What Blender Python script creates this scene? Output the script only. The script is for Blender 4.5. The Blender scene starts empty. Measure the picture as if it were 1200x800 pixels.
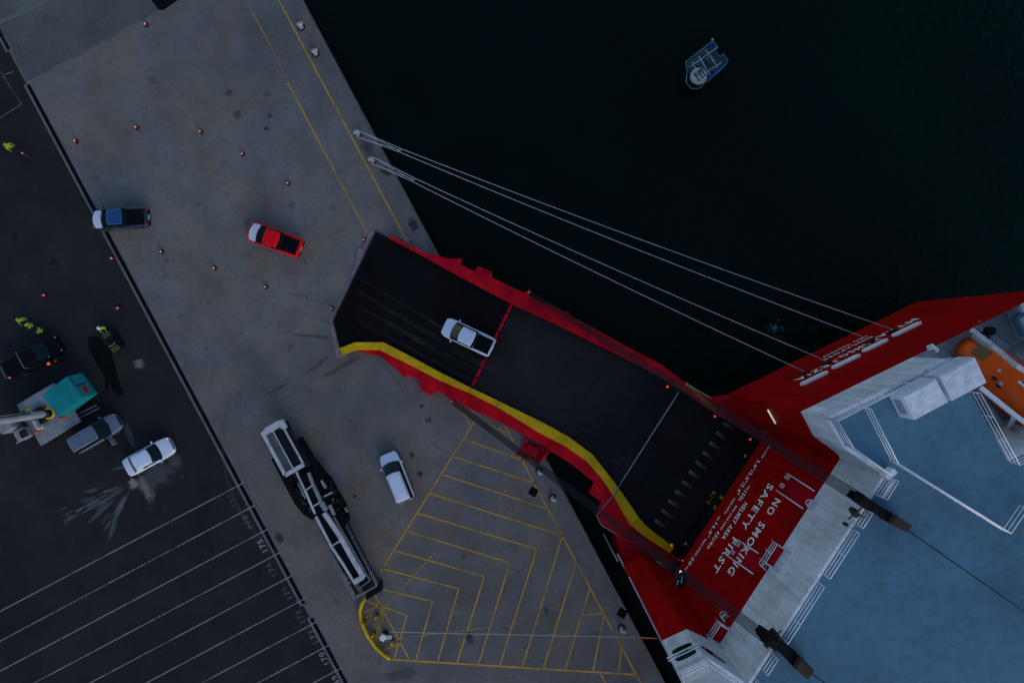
import bpy, bmesh, math, random
from mathutils import Vector, Matrix
random.seed(7)
R = math.radians
scene = bpy.context.scene
COL = scene.collection
H = 64.5            # camera height over the quay, metres
F = 800.0           # focal length in pixels of the 1200 px wide photograph

# ------------------------------------------------------------------ survey helpers
def P(u, v, z=0.0):
    k = (H - z) / F
    return Vector(((u - 600) * k, -(v - 400) * k, z))
def ray_plane(u, v, p0, n):
    d = Vector(((u - 600) / F, -(v - 400) / F, -1.0)); o = Vector((0, 0, H))
    return o + d * ((p0 - o).dot(n) / d.dot(n))

# ------------------------------------------------------------------ materials
def _nodes(name):
    m = bpy.data.materials.new(name); m.use_nodes = True
    nt = m.node_tree; b = nt.nodes['Principled BSDF']
    return m, nt, b
def _noise(nt, scale, detail=6, rough=.55, vec=None):
    n = nt.nodes.new('ShaderNodeTexNoise'); n.inputs['Scale'].default_value = scale
    n.inputs['Detail'].default_value = detail; n.inputs['Roughness'].default_value = rough
    if vec: nt.links.new(vec, n.inputs['Vector'])
    return n
def _ramp(nt, src, stops):
    r = nt.nodes.new('ShaderNodeValToRGB'); e = r.color_ramp.elements
    e[0].position, e[0].color = stops[0][0], stops[0][1]
    e[1].position, e[1].color = stops[1][0], stops[1][1]
    for p, c in stops[2:]:
        x = e.new(p); x.color = c
    nt.links.new(src, r.inputs['Fac']); return r
def c4(c, k=1): return (c[0]*k, c[1]*k, c[2]*k, 1)
def _mul(nt, a, b, mode='MULTIPLY', fac=1.0):
    x = nt.nodes.new('ShaderNodeMix'); x.data_type = 'RGBA'; x.blend_type = mode
    x.inputs['Factor'].default_value = fac
    nt.links.new(a, x.inputs[6]); nt.links.new(b, x.inputs[7]); return x.outputs[2]
def surf(name, col, rough=.6, var=.25, scale=.5, fine=9., metal=0., coat=0., bump=0., spec=.22, dark=None, streak=0., seams=False):
    """one colour broken up by broad and fine noise"""
    m, nt, b = _nodes(name)
    tc = nt.nodes.new('ShaderNodeTexCoord').outputs['Object']
    n1 = _noise(nt, scale, 7, .6, tc); n2 = _noise(nt, fine, 5, .6, tc)
    r1 = _ramp(nt, n1.outputs['Fac'], [(.3, c4(dark or col, 1-var if not dark else 1)), (.7, c4(col, 1+var*.5))])
    r2 = _ramp(nt, n2.outputs['Fac'], [(.3, (1-var*.5,)*3+(1,)), (.7, (1+var*.25,)*3+(1,))])
    c = _mul(nt, r1.outputs['Color'], r2.outputs['Color'])
    if streak:                                           # run-off streaks and plate-to-plate tone on upright plating
        mp = nt.nodes.new('ShaderNodeMapping'); mp.inputs['Scale'].default_value = (2.2, 2.2, .14); nt.links.new(tc, mp.inputs['Vector'])
        n3 = _noise(nt, 1., 6, .65, mp.outputs[0]); r3 = _ramp(nt, n3.outputs['Fac'], [(.34, (1-streak, 1-streak, 1-streak*1.05, 1)), (.58, (1.04, 1.04, 1.04, 1))])
        c = _mul(nt, c, r3.outputs['Color'])
    if seams:                                            # weld seams and scuffs of deck plating
        mp = nt.nodes.new('ShaderNodeMapping'); mp.inputs['Rotation'].default_value = (0, 0, R(-26.6)); nt.links.new(tc, mp.inputs['Vector'])
        bk = nt.nodes.new('ShaderNodeTexBrick'); bk.inputs['Scale'].default_value = 1.; bk.inputs['Brick Width'].default_value = 7.5; bk.inputs['Row Height'].default_value = 2.6
        bk.inputs['Mortar Size'].default_value = .018; bk.inputs['Color1'].default_value = (1, 1, 1, 1); bk.inputs['Color2'].default_value = (.955, .965, .97, 1); bk.inputs['Mortar'].default_value = (.84, .86, .86, 1)
        nt.links.new(mp.outputs[0], bk.inputs['Vector']); c = _mul(nt, c, bk.outputs['Color'])
        n4 = _noise(nt, .7, 8, .7, tc); r4 = _ramp(nt, n4.outputs['Fac'], [(.30, (.80, .78, .74, 1)), (.42, (1, 1, 1, 1))]); c = _mul(nt, c, r4.outputs['Color'])
    nt.links.new(c, b.inputs['Base Color'])
    b.inputs['Roughness'].default_value = rough; b.inputs['Metallic'].default_value = metal
    b.inputs['Coat Weight'].default_value = coat; b.inputs['Coat Roughness'].default_value = .08
    b.inputs['Specular IOR Level'].default_value = spec
    if bump:
        bp = nt.nodes.new('ShaderNodeBump'); bp.inputs['Strength'].default_value = bump
        bp.inputs['Distance'].default_value = .02
        nt.links.new(n2.outputs['Fac'], bp.inputs['Height']); nt.links.new(bp.outputs['Normal'], b.inputs['Normal'])
    return m
def glow(name, col, s):
    m, nt, b = _nodes(name)
    b.inputs['Base Color'].default_value = c4(col); b.inputs['Emission Color'].default_value = c4(col)
    b.inputs['Emission Strength'].default_value = s; return m
def worn_paint(name, col, wear=.45, rough=.7):
    """painted marking, rubbed through in places"""
    m, nt, b = _nodes(name)
    tc = nt.nodes.new('ShaderNodeTexCoord').outputs['Object']
    n1 = _noise(nt, .35, 4, .6, tc); n2 = _noise(nt, 5., 6, .7, tc)
    add = nt.nodes.new('ShaderNodeMath'); add.operation = 'ADD'
    nt.links.new(n1.outputs['Fac'], add.inputs[0]); nt.links.new(n2.outputs['Fac'], add.inputs[1])
    half = nt.nodes.new('ShaderNodeMath'); half.operation = 'MULTIPLY'; half.inputs[1].default_value = .5
    nt.links.new(add.outputs[0], half.inputs[0])
    r = _ramp(nt, half.outputs[0], [(wear-.07, (.12,)*3+(1,)), (wear+.10, (1, 1, 1, 1))])
    b.inputs['Base Color'].default_value = c4(col); b.inputs['Roughness'].default_value = rough
    tr = nt.nodes.new('ShaderNodeBsdfTransparent'); mx = nt.nodes.new('ShaderNodeMixShader')
    nt.links.new(r.outputs['Color'], mx.inputs[0]); nt.links.new(tr.outputs[0], mx.inputs[1])
    nt.links.new(b.outputs[0], mx.inputs[2])
    nt.links.new(mx.outputs[0], nt.nodes['Material Output'].inputs['Surface']); return m
def stain(name, col, dens=.8, nscale=6., rough=.7, stretch=(1, 1, 1)):
    """irregular spill: fades out towards the sheet's rim, broken by noise"""
    m, nt, b = _nodes(name)
    t = nt.nodes.new('ShaderNodeTexCoord'); g = t.outputs['Generated']
    mp = nt.nodes.new('ShaderNodeMapping'); mp.inputs['Location'].default_value = (-1, -1, 0)
    mp.inputs['Scale'].default_value = (2, 2, 0); nt.links.new(g, mp.inputs['Vector'])
    ln = nt.nodes.new('ShaderNodeVectorMath'); ln.operation = 'LENGTH'; nt.links.new(mp.outputs[0], ln.inputs[0])
    mp2 = nt.nodes.new('ShaderNodeMapping'); mp2.inputs['Scale'].default_value = stretch
    nt.links.new(g, mp2.inputs['Vector'])
    n = _noise(nt, nscale, 6, .62, mp2.outputs[0])
    s = nt.nodes.new('ShaderNodeMath'); s.operation = 'MULTIPLY_ADD'; s.inputs[1].default_value = 1.5; s.inputs[2].default_value = -.75
    nt.links.new(n.outputs['Fac'], s.inputs[0])
    a = nt.nodes.new('ShaderNodeMath'); a.operation = 'ADD'
    nt.links.new(ln.outputs['Value'], a.inputs[0]); nt.links.new(s.outputs[0], a.inputs[1])
    r = _ramp(nt, a.outputs[0], [(.35, (dens,)*3+(1,)), (.82, (0, 0, 0, 1))])
    b.inputs['Base Color'].default_value = c4(col); b.inputs['Roughness'].default_value = rough
    tr = nt.nodes.new('ShaderNodeBsdfTransparent'); mx = nt.nodes.new('ShaderNodeMixShader')
    nt.links.new(r.outputs['Color'], mx.inputs[0]); nt.links.new(tr.outputs[0], mx.inputs[1])
    nt.links.new(b.outputs[0], mx.inputs[2])
    nt.links.new(mx.outputs[0], nt.nodes['Material Output'].inputs['Surface']); return m

def ground_mat(name, lo, hi, spots, rough=.85, big=.05, warm=None):
    m, nt, b = _nodes(name)
    tc = nt.nodes.new('ShaderNodeTexCoord').outputs['Object']
    n0 = _noise(nt, big, 5, .6, tc); n1 = _noise(nt, .32, 8, .62, tc)
    n2 = _noise(nt, 3.2, 8, .65, tc); n3 = _noise(nt, 24., 3, .6, tc)
    n4 = _noise(nt, .16, 3, .5, tc); n4.inputs['Distortion'].default_value = 1.2
    r0 = _ramp(nt, n0.outputs['Fac'], [(.32, c4(lo)), (.66, c4(hi))])
    r1 = _ramp(nt, n1.outputs['Fac'], [(.30, (.78, .79, .8, 1)), (.68, (1.16, 1.15, 1.13, 1))])
    r2 = _ramp(nt, n2.outputs['Fac'], [(.3, (.86, .86, .86, 1)), (.7, (1.08, 1.08, 1.08, 1))])
    r3 = _ramp(nt, n3.outputs['Fac'], [(.25, (.85, .85, .85, 1)), (.75, (1.1, 1.1, 1.1, 1))])
    c = _mul(nt, r0.outputs['Color'], r1.outputs['Color'])
    c = _mul(nt, c, r2.outputs['Color']); c = _mul(nt, c, r3.outputs['Color'])
    # oil spots and scuffs
    n5 = _noise(nt, .75, 2, .4, tc)
    r5 = _ramp(nt, n5.outputs['Fac'], [(.24, (spots,)*3+(1,)), (.33, (1, 1, 1, 1))])
    c = _mul(nt, c, r5.outputs['Color'])
    if warm:
        rw = _ramp(nt, n4.outputs['Fac'], [(.44, (1, 1, 1, 1)), (.62, c4(warm))])
        c = _mul(nt, c, rw.outputs['Color'])
    nt.links.new(c, b.inputs['Base Color']); b.inputs['Roughness'].default_value = rough
    b.inputs['Specular IOR Level'].default_value = .04
    bp = nt.nodes.new('ShaderNodeBump'); bp.inputs['Strength'].default_value = .25; bp.inputs['Distance'].default_value = .02
    nt.links.new(n3.outputs['Fac'], bp.inputs['Height']); nt.links.new(bp.outputs['Normal'], b.inputs['Normal'])
    return m

M = {}
M['concrete'] = ground_mat('concrete', (.120, .114, .114), (.176, .160, .149), .72, warm=(1.08, .99, .86))
M['old_concrete'] = ground_mat('old_concrete', (.082, .082, .080), (.115, .112, .105), .6)
M['asphalt'] = ground_mat('asphalt', (.018, .0178, .0185), (.029, .028, .0275), .6)
M['black_strip'] = surf('black_strip', (.005, .005, .006), .8, .3, spec=.04)
M['kerb_concrete'] = surf('kerb_concrete', (.13, .128, .12), .85, .3)
M['yellow_paint'] = worn_paint('yellow_paint', (.46, .25, .015), .42)
M['faded_yellow'] = worn_paint('faded_yellow', (.42, .26, .04), .50)
M['white_paint'] = worn_paint('white_paint', (.22, .22, .22), .43)
M['faded_white'] = worn_paint('faded_white', (.12, .12, .12), .49)
M['oil'] = stain('oil', (.02, .02, .021), .8)
M['faint_oil'] = stain('faint_oil', (.06, .058, .055), .55, 4.)
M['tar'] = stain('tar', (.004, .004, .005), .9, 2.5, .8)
M['patch_black'] = surf('patch_black', (.0045, .0045, .006), .6, .3, 1., 6., spec=.05)
M['dust'] = stain('dust', (.20, .155, .12), .75, 5.)
M['pale_dust'] = stain('pale_dust', (.30, .27, .25), .7, 3.)
M['chalk'] = stain('chalk', (.20, .21, .21), .22, 8.)
# water
m, nt, b = _nodes('harbour_water')
tc = nt.nodes.new('ShaderNodeTexCoord').outputs['Object']
n1 = _noise(nt, .9, 6, .6, tc); n2 = _noise(nt, .06, 4, .5, tc)
r2 = _ramp(nt, n2.outputs['Fac'], [(.3, (.0006, .0048, .0036, 1)), (.7, (.0013, .0085, .0062, 1))])
nt.links.new(r2.outputs['Color'], b.inputs['Base Color'])
b.inputs['Roughness'].default_value = .12; b.inputs['IOR'].default_value = 1.33
b.inputs['Specular IOR Level'].default_value = .13
bp = nt.nodes.new('ShaderNodeBump'); bp.inputs['Strength'].default_value = .7; bp.inputs['Distance'].default_value = .25
nt.links.new(n1.outputs['Fac'], bp.inputs['Height']); nt.links.new(bp.outputs['Normal'], b.inputs['Normal'])
M['water'] = m
M['foam'] = stain('foam', (.34, .42, .42), .5, 16.)
M['hull_red'] = surf('hull_red', (.31, .001, .002), .6, .25, .12, 1.3, spec=.08, streak=.28)
M['hull_red_dull'] = surf('hull_red_dull', (.34, .002, .010), .6, .3, .3, 2., spec=.1)
M['ramp_red'] = surf('ramp_red', (.64, .003, .014), .6, .5, .5, 3.5, spec=.08)
M['hull_white'] = surf('hull_white', (.61, .63, .67), .6, .22, .30, 2.2, spec=.12, streak=.22)
M['deck_blue'] = surf('deck_blue', (.076, .162, .232), .7, .3, .16, 1.7, bump=.1, seams=True, spec=.1)
M['deck_grey'] = surf('deck_grey', (.33, .37, .39), .65, .2, .3, 3.)
M['rail_white'] = surf('rail_white', (.68, .69, .70), .5, .12)
M['ramp_deck'] = ground_mat('ramp_deck', (.012, .0122, .0125), (.027, .0275, .028), .6, big=.045, warm=(1.25, .95, .9))
M['ramp_deck_dark'] = ground_mat('ramp_deck_dark', (.0045, .005, .0055), (.009, .0092, .010), .7, big=.06, warm=(1.3, .95, .85))
M['ramp_yellow'] = surf('ramp_yellow', (.68, .38, .006), .6, .3, .5, 4., spec=.1)
M['dark_steel'] = surf('dark_steel', (.015, .015, .017), .6, .4, 1., spec=.12)
M['brown_steel'] = surf('brown_steel', (.035, .022, .016), .7, .5, 1.)
M['steel'] = surf('steel', (.23, .24, .25), .5, .3, 1.)
M['pink_plate'] = surf('pink_plate', (.25, .18, .175), .7, .35, 1.)
M['light_steel'] = surf('light_steel', (.46, .45, .45), .5, .3, 1.5)
M['void'] = surf('void', (.004, .004, .005), .9, .1)
M['rope'] = surf('rope', (.40, .41, .42), .8, .2, 2.)
M['orange'] = surf('orange', (.85, .095, .002), .45, .15, .5, 4., spec=.2)
M['orange_plain'] = surf('orange_plain', (.75, .14, .012), .6, .15)
M['black_rubber'] = surf('black_rubber', (.007, .007, .008), .75, .2, spec=.06)
M['cone_red'] = surf('cone_red', (.42, .015, .010), .6, .2, spec=.1)
M['white'] = surf('white', (.72, .72, .72), .5, .1)
M['bollard_white'] = surf('bollard_white', (.38, .35, .35), .6, .25, 3.)
M['glass'] = surf('glass', (.005, .011, .014), .08, .1, spec=.2)
M['car_white'] = surf('car_white', (.60, .63, .72), .3, .05, coat=.5)
M['car_silver'] = surf('car_silver', (.58, .57, .66), .3, .06, coat=.5)
M['car_red'] = surf('car_red', (.74, .003, .008), .4, .08, coat=.08, spec=.1)
M['car_blue'] = surf('car_blue', (.010, .055, .16), .3, .08, coat=.6)
M['car_navy'] = surf('car_navy', (.012, .020, .036), .3, .08, coat=.6)
M['car_slate'] = surf('car_slate', (.105, .125, .175), .3, .08, coat=.5)
M['car_black'] = surf('car_black', (.004, .004, .006), .45, .08, spec=.08)
M['liner'] = surf('liner', (.005, .005, .008), .7, .2, spec=.06)
M['lamp_glass'] = surf('lamp_glass', (.6, .6, .6), .15, .05)
M['tail'] = surf('tail', (.35, .01, .01), .3, .05)
M['rim'] = surf('rim', (.3, .3, .31), .35, .1, metal=.6)
M['turquoise'] = surf('turquoise', (.002, .19, .205), .6, .2, .6, 4.)
M['hivis'] = surf('hivis', (.28, .43, .02), .8, .3, 6.)
M['hivis_orange'] = surf('hivis_orange', (.85, .13, .01), .8, .2, 6.)
M['cloth_dark'] = surf('cloth_dark', (.012, .014, .022), .9, .2)
M['skin'] = surf('skin', (.35, .20, .14), .6, .1)
M['brown_hatch'] = surf('brown_hatch', (.16, .10, .03), .6, .25, 3.)
M['teal'] = surf('teal', (.05, .17, .21), .5, .3, 1.)
M['boat_deck'] = surf('boat_deck', (.05, .07, .078), .7, .5, 1.5)
M['boat_blue'] = surf('boat_blue', (.015, .03, .50), .5, .2, 1.)
M['olive'] = surf('olive', (.13, .13, .02), .5, .3, 4.)
M['glow_red'] = glow('glow_red', (1, .03, .03), .42)
M['glow_white'] = glow('glow_white', (.75, .85, .6), .28)
M['glow_orange'] = glow('glow_orange', (1, .12, .02), .35)
M['glow_warm'] = glow('glow_warm', (1, .75, .5), 1.6)
M['glow_head'] = glow('glow_head', (1, .8, .8), .45)
M['sign_green'] = surf('sign_green', (.01, .05, .035), .4, .2)

# ------------------------------------------------------------------ mesh builder
class MB:
    def __init__(s): s.v = []; s.f = []; s.m = []; s.sm = []
    def add(s, vs, fs, mi=0, smooth=False):
        o = len(s.v); s.v += [Vector(p) for p in vs]
        for f in fs: s.f.append([i + o for i in f]); s.m.append(mi); s.sm.append(smooth)
        return s
    def prism(s, top, bot, mi=0, caps=True, mside=None):
        n = len(top); fs = [[i, (i+1) % n, n+(i+1) % n, n+i] for i in range(n)]
        s.add(list(top)+list(bot), fs, mi if mside is None else mside)
        if caps: s.add(top, [list(range(n))], mi); s.add(bot, [list(range(n))[::-1]], mi)
        return s
    def poly(s, pts, mi=0): return s.add(pts, [list(range(len(pts)))], mi)
    def down(s, top, t, mi=0): return s.prism(top, [p - Vector((0, 0, t)) for p in top], mi)
    def box(s, c, sz, rot=0., mi=0, bev=0.):
        c = Vector(c); hx, hy, hz = sz[0]/2, sz[1]/2, sz[2]/2; q = Matrix.Rotation(rot, 3, 'Z')
        b = min(bev, hx*.9, hy*.9, hz*.9)
        if b > 0:
            def ring(ix, iy, z):
                o = [(hx-ix, hy-iy-b), (hx-ix-b, hy-iy), (-hx+ix+b, hy-iy), (-hx+ix, hy-iy-b), (-hx+ix, -hy+iy+b), (-hx+ix+b, -hy+iy), (hx-ix-b, -hy+iy), (hx-ix, -hy+iy+b)]
                return [c + q @ Vector((x, y, z)) for x, y in o]
            rs = [ring(b*.5, b*.5, -hz), ring(0, 0, -hz+b), ring(0, 0, hz-b), ring(b*.5, b*.5, hz)]
            s.loft(rs, mi, True)
        else:
            t = [c + q @ Vector((x, y, hz)) for x, y in ((hx, hy), (-hx, hy), (-hx, -hy), (hx, -hy))]
            s.prism(t, [p - Vector((0, 0, 2*hz)) for p in t], mi)
        return s
    def loft(s, rings, mi=0, caps=True, smooth=False, closed=True):
        n = len(rings[0]); vs = [p for r in rings for p in r]; fs = []
        for k in range(len(rings)-1):
            for i in range(n if closed else n-1):
                j = (i+1) % n; fs.append([k*n+i, k*n+j, (k+1)*n+j, (k+1)*n+i])
        if caps: fs.append(list(range(n))[::-1]); fs.append([(len(rings)-1)*n+i for i in range(n)])
        return s.add(vs, fs, mi, smooth)
    def tube(s, pts, r, n=6, mi=0, r2=None, smooth=True):
        pts = [Vector(p) for p in pts]; rings = []
        for i, p in enumerate(pts):
            d = (pts[min(i+1, len(pts)-1)] - pts[max(i-1, 0)]).normalized()
            a = d.cross(Vector((0, 0, 1)) if abs(d.z) < .95 else Vector((1, 0, 0))).normalized(); c = d.cross(a)
            rr = r if r2 is None else r + (r2-r)*i/(len(pts)-1)
            rings.append([p + (a*math.cos(t*2*math.pi/n) + c*math.sin(t*2*math.pi/n))*rr for t in range(n)])
        return s.loft(rings, mi, True, smooth)
    def lathe(s, c, prof, n=14, mi=0, smooth=True, sx=1, sy=1):
        c = Vector(c)
        rings = [[c + Vector((r*sx*math.cos(t*2*math.pi/n), r*sy*math.sin(t*2*math.pi/n), z)) for t in range(n)] for r, z in prof]
        return s.loft(rings, mi, True, smooth)
    def build(s, name, mats, parent=None, local=False):
        if not isinstance(mats, (list, tuple)): mats = [mats]
        me = bpy.data.meshes.new(name); off = Vector((0, 0, 0))
        if parent is not None and not local:
            p = parent
            while p: off += p.location; p = p.parent
        me.from_pydata([tuple(p - off) for p in s.v], [], s.f)
        for m_ in mats: me.materials.append(m_)
        for i, p in enumerate(me.polygons): p.material_index = s.m[i]; p.use_smooth = s.sm[i]
        bm = bmesh.new(); bm.from_mesh(me); bmesh.ops.recalc_face_normals(bm, faces=bm.faces[:]); bm.to_mesh(me); bm.free()
        o = bpy.data.objects.new(name, me); COL.objects.link(o)
        if parent is not None: o.parent = parent
        return o
def empty(name, loc, label, cat, group=None, rz=0.):
    o = bpy.data.objects.new(name, None); COL.objects.link(o); o.location = loc; o.rotation_euler = (0, 0, rz)
    o.empty_display_size = .3
    return tag(o, label, cat, group)
def tag(o, label, cat, group=None):
    o['label'] = label; o['category'] = cat
    if group: o['group'] = group
    return o
def struct(o, kind='structure', label=None):
    o['kind'] = kind
    return o
def copy_tree(o, parent=None):
    c = o.copy(); COL.objects.link(c)
    if parent: c.parent = parent
    for ch in [x for x in bpy.data.objects if x.parent == o]: copy_tree(ch, c)
    return c
def text_verts(body, bold=.022):
    cu = bpy.data.curves.new('t', 'FONT'); cu.body = body; cu.resolution_u = 2; cu.offset = bold; cu.space_character = 1.22
    ob = bpy.data.objects.new('t', cu); COL.objects.link(ob)
    dg = bpy.context.evaluated_depsgraph_get(); dg.update()
    me = bpy.data.meshes.new_from_object(ob.evaluated_get(dg))
    vs = [v.co.copy() for v in me.vertices]; fs = [list(p.vertices) for p in me.polygons]
    bpy.data.objects.remove(ob); bpy.data.curves.remove(cu); bpy.data.meshes.remove(me)
    x0 = min(v.x for v in vs); x1 = max(v.x for v in vs); y0 = min(v.y for v in vs); y1 = max(v.y for v in vs)
    return [((v.x-x0)/(x1-x0), (v.y-y0)/(y1-y0)) for v in vs], fs
def put_text(mb, body, org, ux, uy, w, h, off=Vector((0, 0, 0)), mi=0):
    vs, fs = text_verts(body)
    mb.add([org + ux*(x*w) + uy*(y*h) + off for x, y in vs], fs, mi)

# ------------------------------------------------------------------ ground, quay, water
LD = Vector((.532, 1.0)).normalized()                 # quay direction in photo pixels (u right, v down)
def line_pt(u0, v0, v): return (u0 + .532*(v - v0), v)
b_ = MB()
top = [P(*line_pt(354, 0, -1600)), P(*line_pt(354, 0, 2400)), P(*line_pt(30, 97, 2400)), P(*line_pt(30, 97, -1600))]
b_.prism(top, [p - Vector((0, 0, 14)) for p in top])
struct(b_.build('quay', M['concrete']))
b_ = MB()
top = [P(*line_pt(30, 97, -1600)), P(*line_pt(30, 97, 2400)), P(-3000, 2400), P(-3000, -1600)]
b_.prism(top, [p - Vector((0, 0, 14)) for p in top])
struct(b_.build('asphalt_yard', M['asphalt']))
b_ = MB(); b_.poly([Vector((-120, -400, -3)), Vector((500, -400, -3)), Vector((500, 400, -3)), Vector((-120, 400, -3))])
struct(b_.build('water', M['water']))
# pale coping along the quay edge
b_ = MB()
a, c = line_pt(354, 0, -1600), line_pt(354, 0, 2400)
t0, t1 = P(*a), P(*c); nrm = Vector((-(t1-t0).y, (t1-t0).x, 0)).normalized()
if nrm.x < 0: nrm = -nrm
q = [t0 + Vector((0, 0, .03)), t1 + Vector((0, 0, .03)), t1 + nrm*-.16 + Vector((0, 0, .03)), t0 + nrm*-.16 + Vector((0, 0, .03))]
b_.prism(q, [p - Vector((0, 0, .4)) + nrm*(.0) for p in q])
struct(b_.build('quay_coping', M['kerb_concrete']))
Z1 = .004
def sheet(name, px, mat, z=Z1, kind='structure', ragged=0.):
    pts = [P(u, v, z) for u, v in px]
    if ragged:
        rg = random.Random(4); out = []
        for p, q in zip(pts, pts[1:]+pts[:1]):
            k = max(1, int((q-p).length/.12))
            for i in range(k): out.append(p.lerp(q, i/k) + Vector((rg.gauss(0, ragged), rg.gauss(0, ragged), 0)))
        pts = out
    b = MB(); b.poly(pts); return struct(b.build(name, mat), kind)
sheet('old_pavement', [(33, 97), (187, 13), (178, -2), (120, -80), (-120, -180), (-19, 2)], M['old_concrete'])
sheet('pavement_joint', [(33, 98.5), (188, 14), (186.5, 11.5), (32, 96)], M['kerb_concrete'], .008)
sheet('pavement_strip', [(-10, 34), (63, -2), (58, -4), (-12, 29)], M['kerb_concrete'], .008)
sheet('pavement_strip', [(45, 14.5), (78, -1), (76, -3), (44, 12.5)], M['kerb_concrete'], .008)
sheet('pit_cover', [(177, 0), (186, 12), (191, 12.5), (209, 0), (214, -14), (166, -14)], M['black_strip'], .012)
# black slot drain with concrete edges, in two lengths
def drain(v0, v1):
    for nm, a0, a1, mt, z in (('drain_edge', -1.5, 1.4, 'kerb_concrete', .010), ('drain_slot', 1.4, 6.6, 'black_strip', .008), ('drain_edge', 6.6, 8.2, 'kerb_concrete', .010)):
        o0, o1 = line_pt(29, 100, v0), line_pt(29, 100, v1)
        sheet(nm, [(o0[0]+a0, o0[1]), (o0[0]+a1, o0[1]-.15*(a1-a0)), (o1[0]+a1, o1[1]-.15*(a1-a0)), (o1[0]+a0, o1[1])], M[mt], z)
    for v in (v0, v1):
        o = line_pt(29, 100, v); sheet('drain_edge', [(o[0]-1.5, o[1]), (o[0]+8.2, o[1]-4.4), (o[0]+8.9, o[1]-3), (o[0]-.8, o[1]+1.4)], M['kerb_concrete'], .012)
drain(100, 709); drain(724, 1300); drain(-700, 60)
def stroke(mb, a, b, w, z=.016):
    p, q = P(a[0], a[1], z), P(b[0], b[1], z); d = (q-p).normalized(); n = Vector((-d.y, d.x, 0))*w/2
    mb.poly([p+n, q+n, q-n, p-n])
# parking bay lines and bay numbers
b_ = MB()
for a, c in [((286, 565), (-40, 737)), ((300, 591), (-40, 772)), ((314, 619.5), (-40, 807)), ((329, 646.5), (-40, 842)), ((343, 673.5), (-40, 877)),
             ((358, 700.5), (-40, 912)), ((372, 727.5), (-40, 947)), ((387, 754.5), (-40, 982)), ((401, 781.5), (-40, 1017)), ((416, 809), (-40, 1052))]:
    stroke(b_, a, c, .095)
struct(b_.build('bay_lines', M['white_paint']))
b_ = MB(); fb = MB()
ux = P(-.47*100, -.882*100) - P(0, 0); ux.z = 0; ux.normalize(); uy = Vector((-ux.y, ux.x, 0))
for n, (u, v), faint in (('177', (279, 590), 1), ('176', (296, 616), 1), ('175', (314, 644), 0), ('174', (325, 672), 1), ('173', (343, 699), 1), ('172', (358, 727), 1), ('171', (374, 751), 1), ('170', (386, 776), 0), ('169', (401, 803), 0)):
    put_text(fb if faint else b_, n, P(u, v, .016), ux, uy, 1.22, .56)
struct(b_.build('bay_numbers', M['white_paint'])); struct(fb.build('faded_bay_numbers', M['faded_white']))
b_ = MB()
for a, c in [((-4, 0), (36, 75)), ((36, 75), (26, 81)), ((26, 81), (0, 36)), ((0, 83), (25, 122)), ((25, 122), (-4, 141)), ((5, 88), (16, 84))]: stroke(b_, a, c, .10)
struct(b_.build('white_lines', M['faded_white']))
# yellow lines and hatching
b_ = MB(); fb = MB()
stroke(b_, line_pt(326, 0, -300), (475, 279), .16); stroke(b_, (592, 499), (602, 517), .16); stroke(b_, (609, 534), line_pt(326, 0, 1000), .16)
stroke(fb, line_pt(287, 0, -300), (321, 62), .14); stroke(fb, (321, 62), (337, 97), .10); stroke(b_, (337, 97), (432, 276), .14)
stroke(b_, (542, 481), (552, 499), .13); stroke(b_, (576, 497), (593, 507), .13)
stroke(b_, (556, 493), (446, 669), .16); stroke(b_, (455, 772), (746, 790), .18)
for pts in [[(544, 514), (615, 540)], [(532, 535), (627.5, 566)], [(519.5, 556), (642, 596)], [(504.5, 578), (659, 627), (635, 707), (612, 780)],
            [(490, 601), (629, 643), (586, 778)], [(477.5, 622), (597.5, 659), (561, 777)], [(463, 645), (567.5, 675), (536, 775)],
            [(447.5, 665.5), (537.5, 689.5), (513, 774)], [(447.5, 690), (507, 704), (487.5, 772)], [(430, 704), (477, 720.5), (462, 771)],
            [(675, 659), (637, 782)], [(691, 689.5), (662.5, 783)], [(708, 719.5), (695, 785)], [(684, 720), (706, 718)], [(728, 757), (725.5, 788)],
            [(704, 789), (716, 812)], [(439, 696), (479.5, 772)], [(445, 709), (425, 717)], [(447.5, 762), (465, 755)]]:
    for p, q in zip(pts, pts[1:]): stroke(b_, p, q, .15)
struct(b_.build('yellow_lines', M['yellow_paint']))
for a, c in [((510, 647), (452, 710)), ((469, 747), (605, 731)), ((601, 560), (582, 590))]: stroke(fb, a, c, .10, .020)
fb.poly([P(u, v, .02) for u, v in ((441, 708), (425, 717), (428, 738))]); fb.poly([P(u, v, .02) for u, v in ((446, 710), (452, 714), (443, 757), (437, 752))])
struct(fb.build('faded_yellow_lines', M['faded_yellow']))
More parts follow.
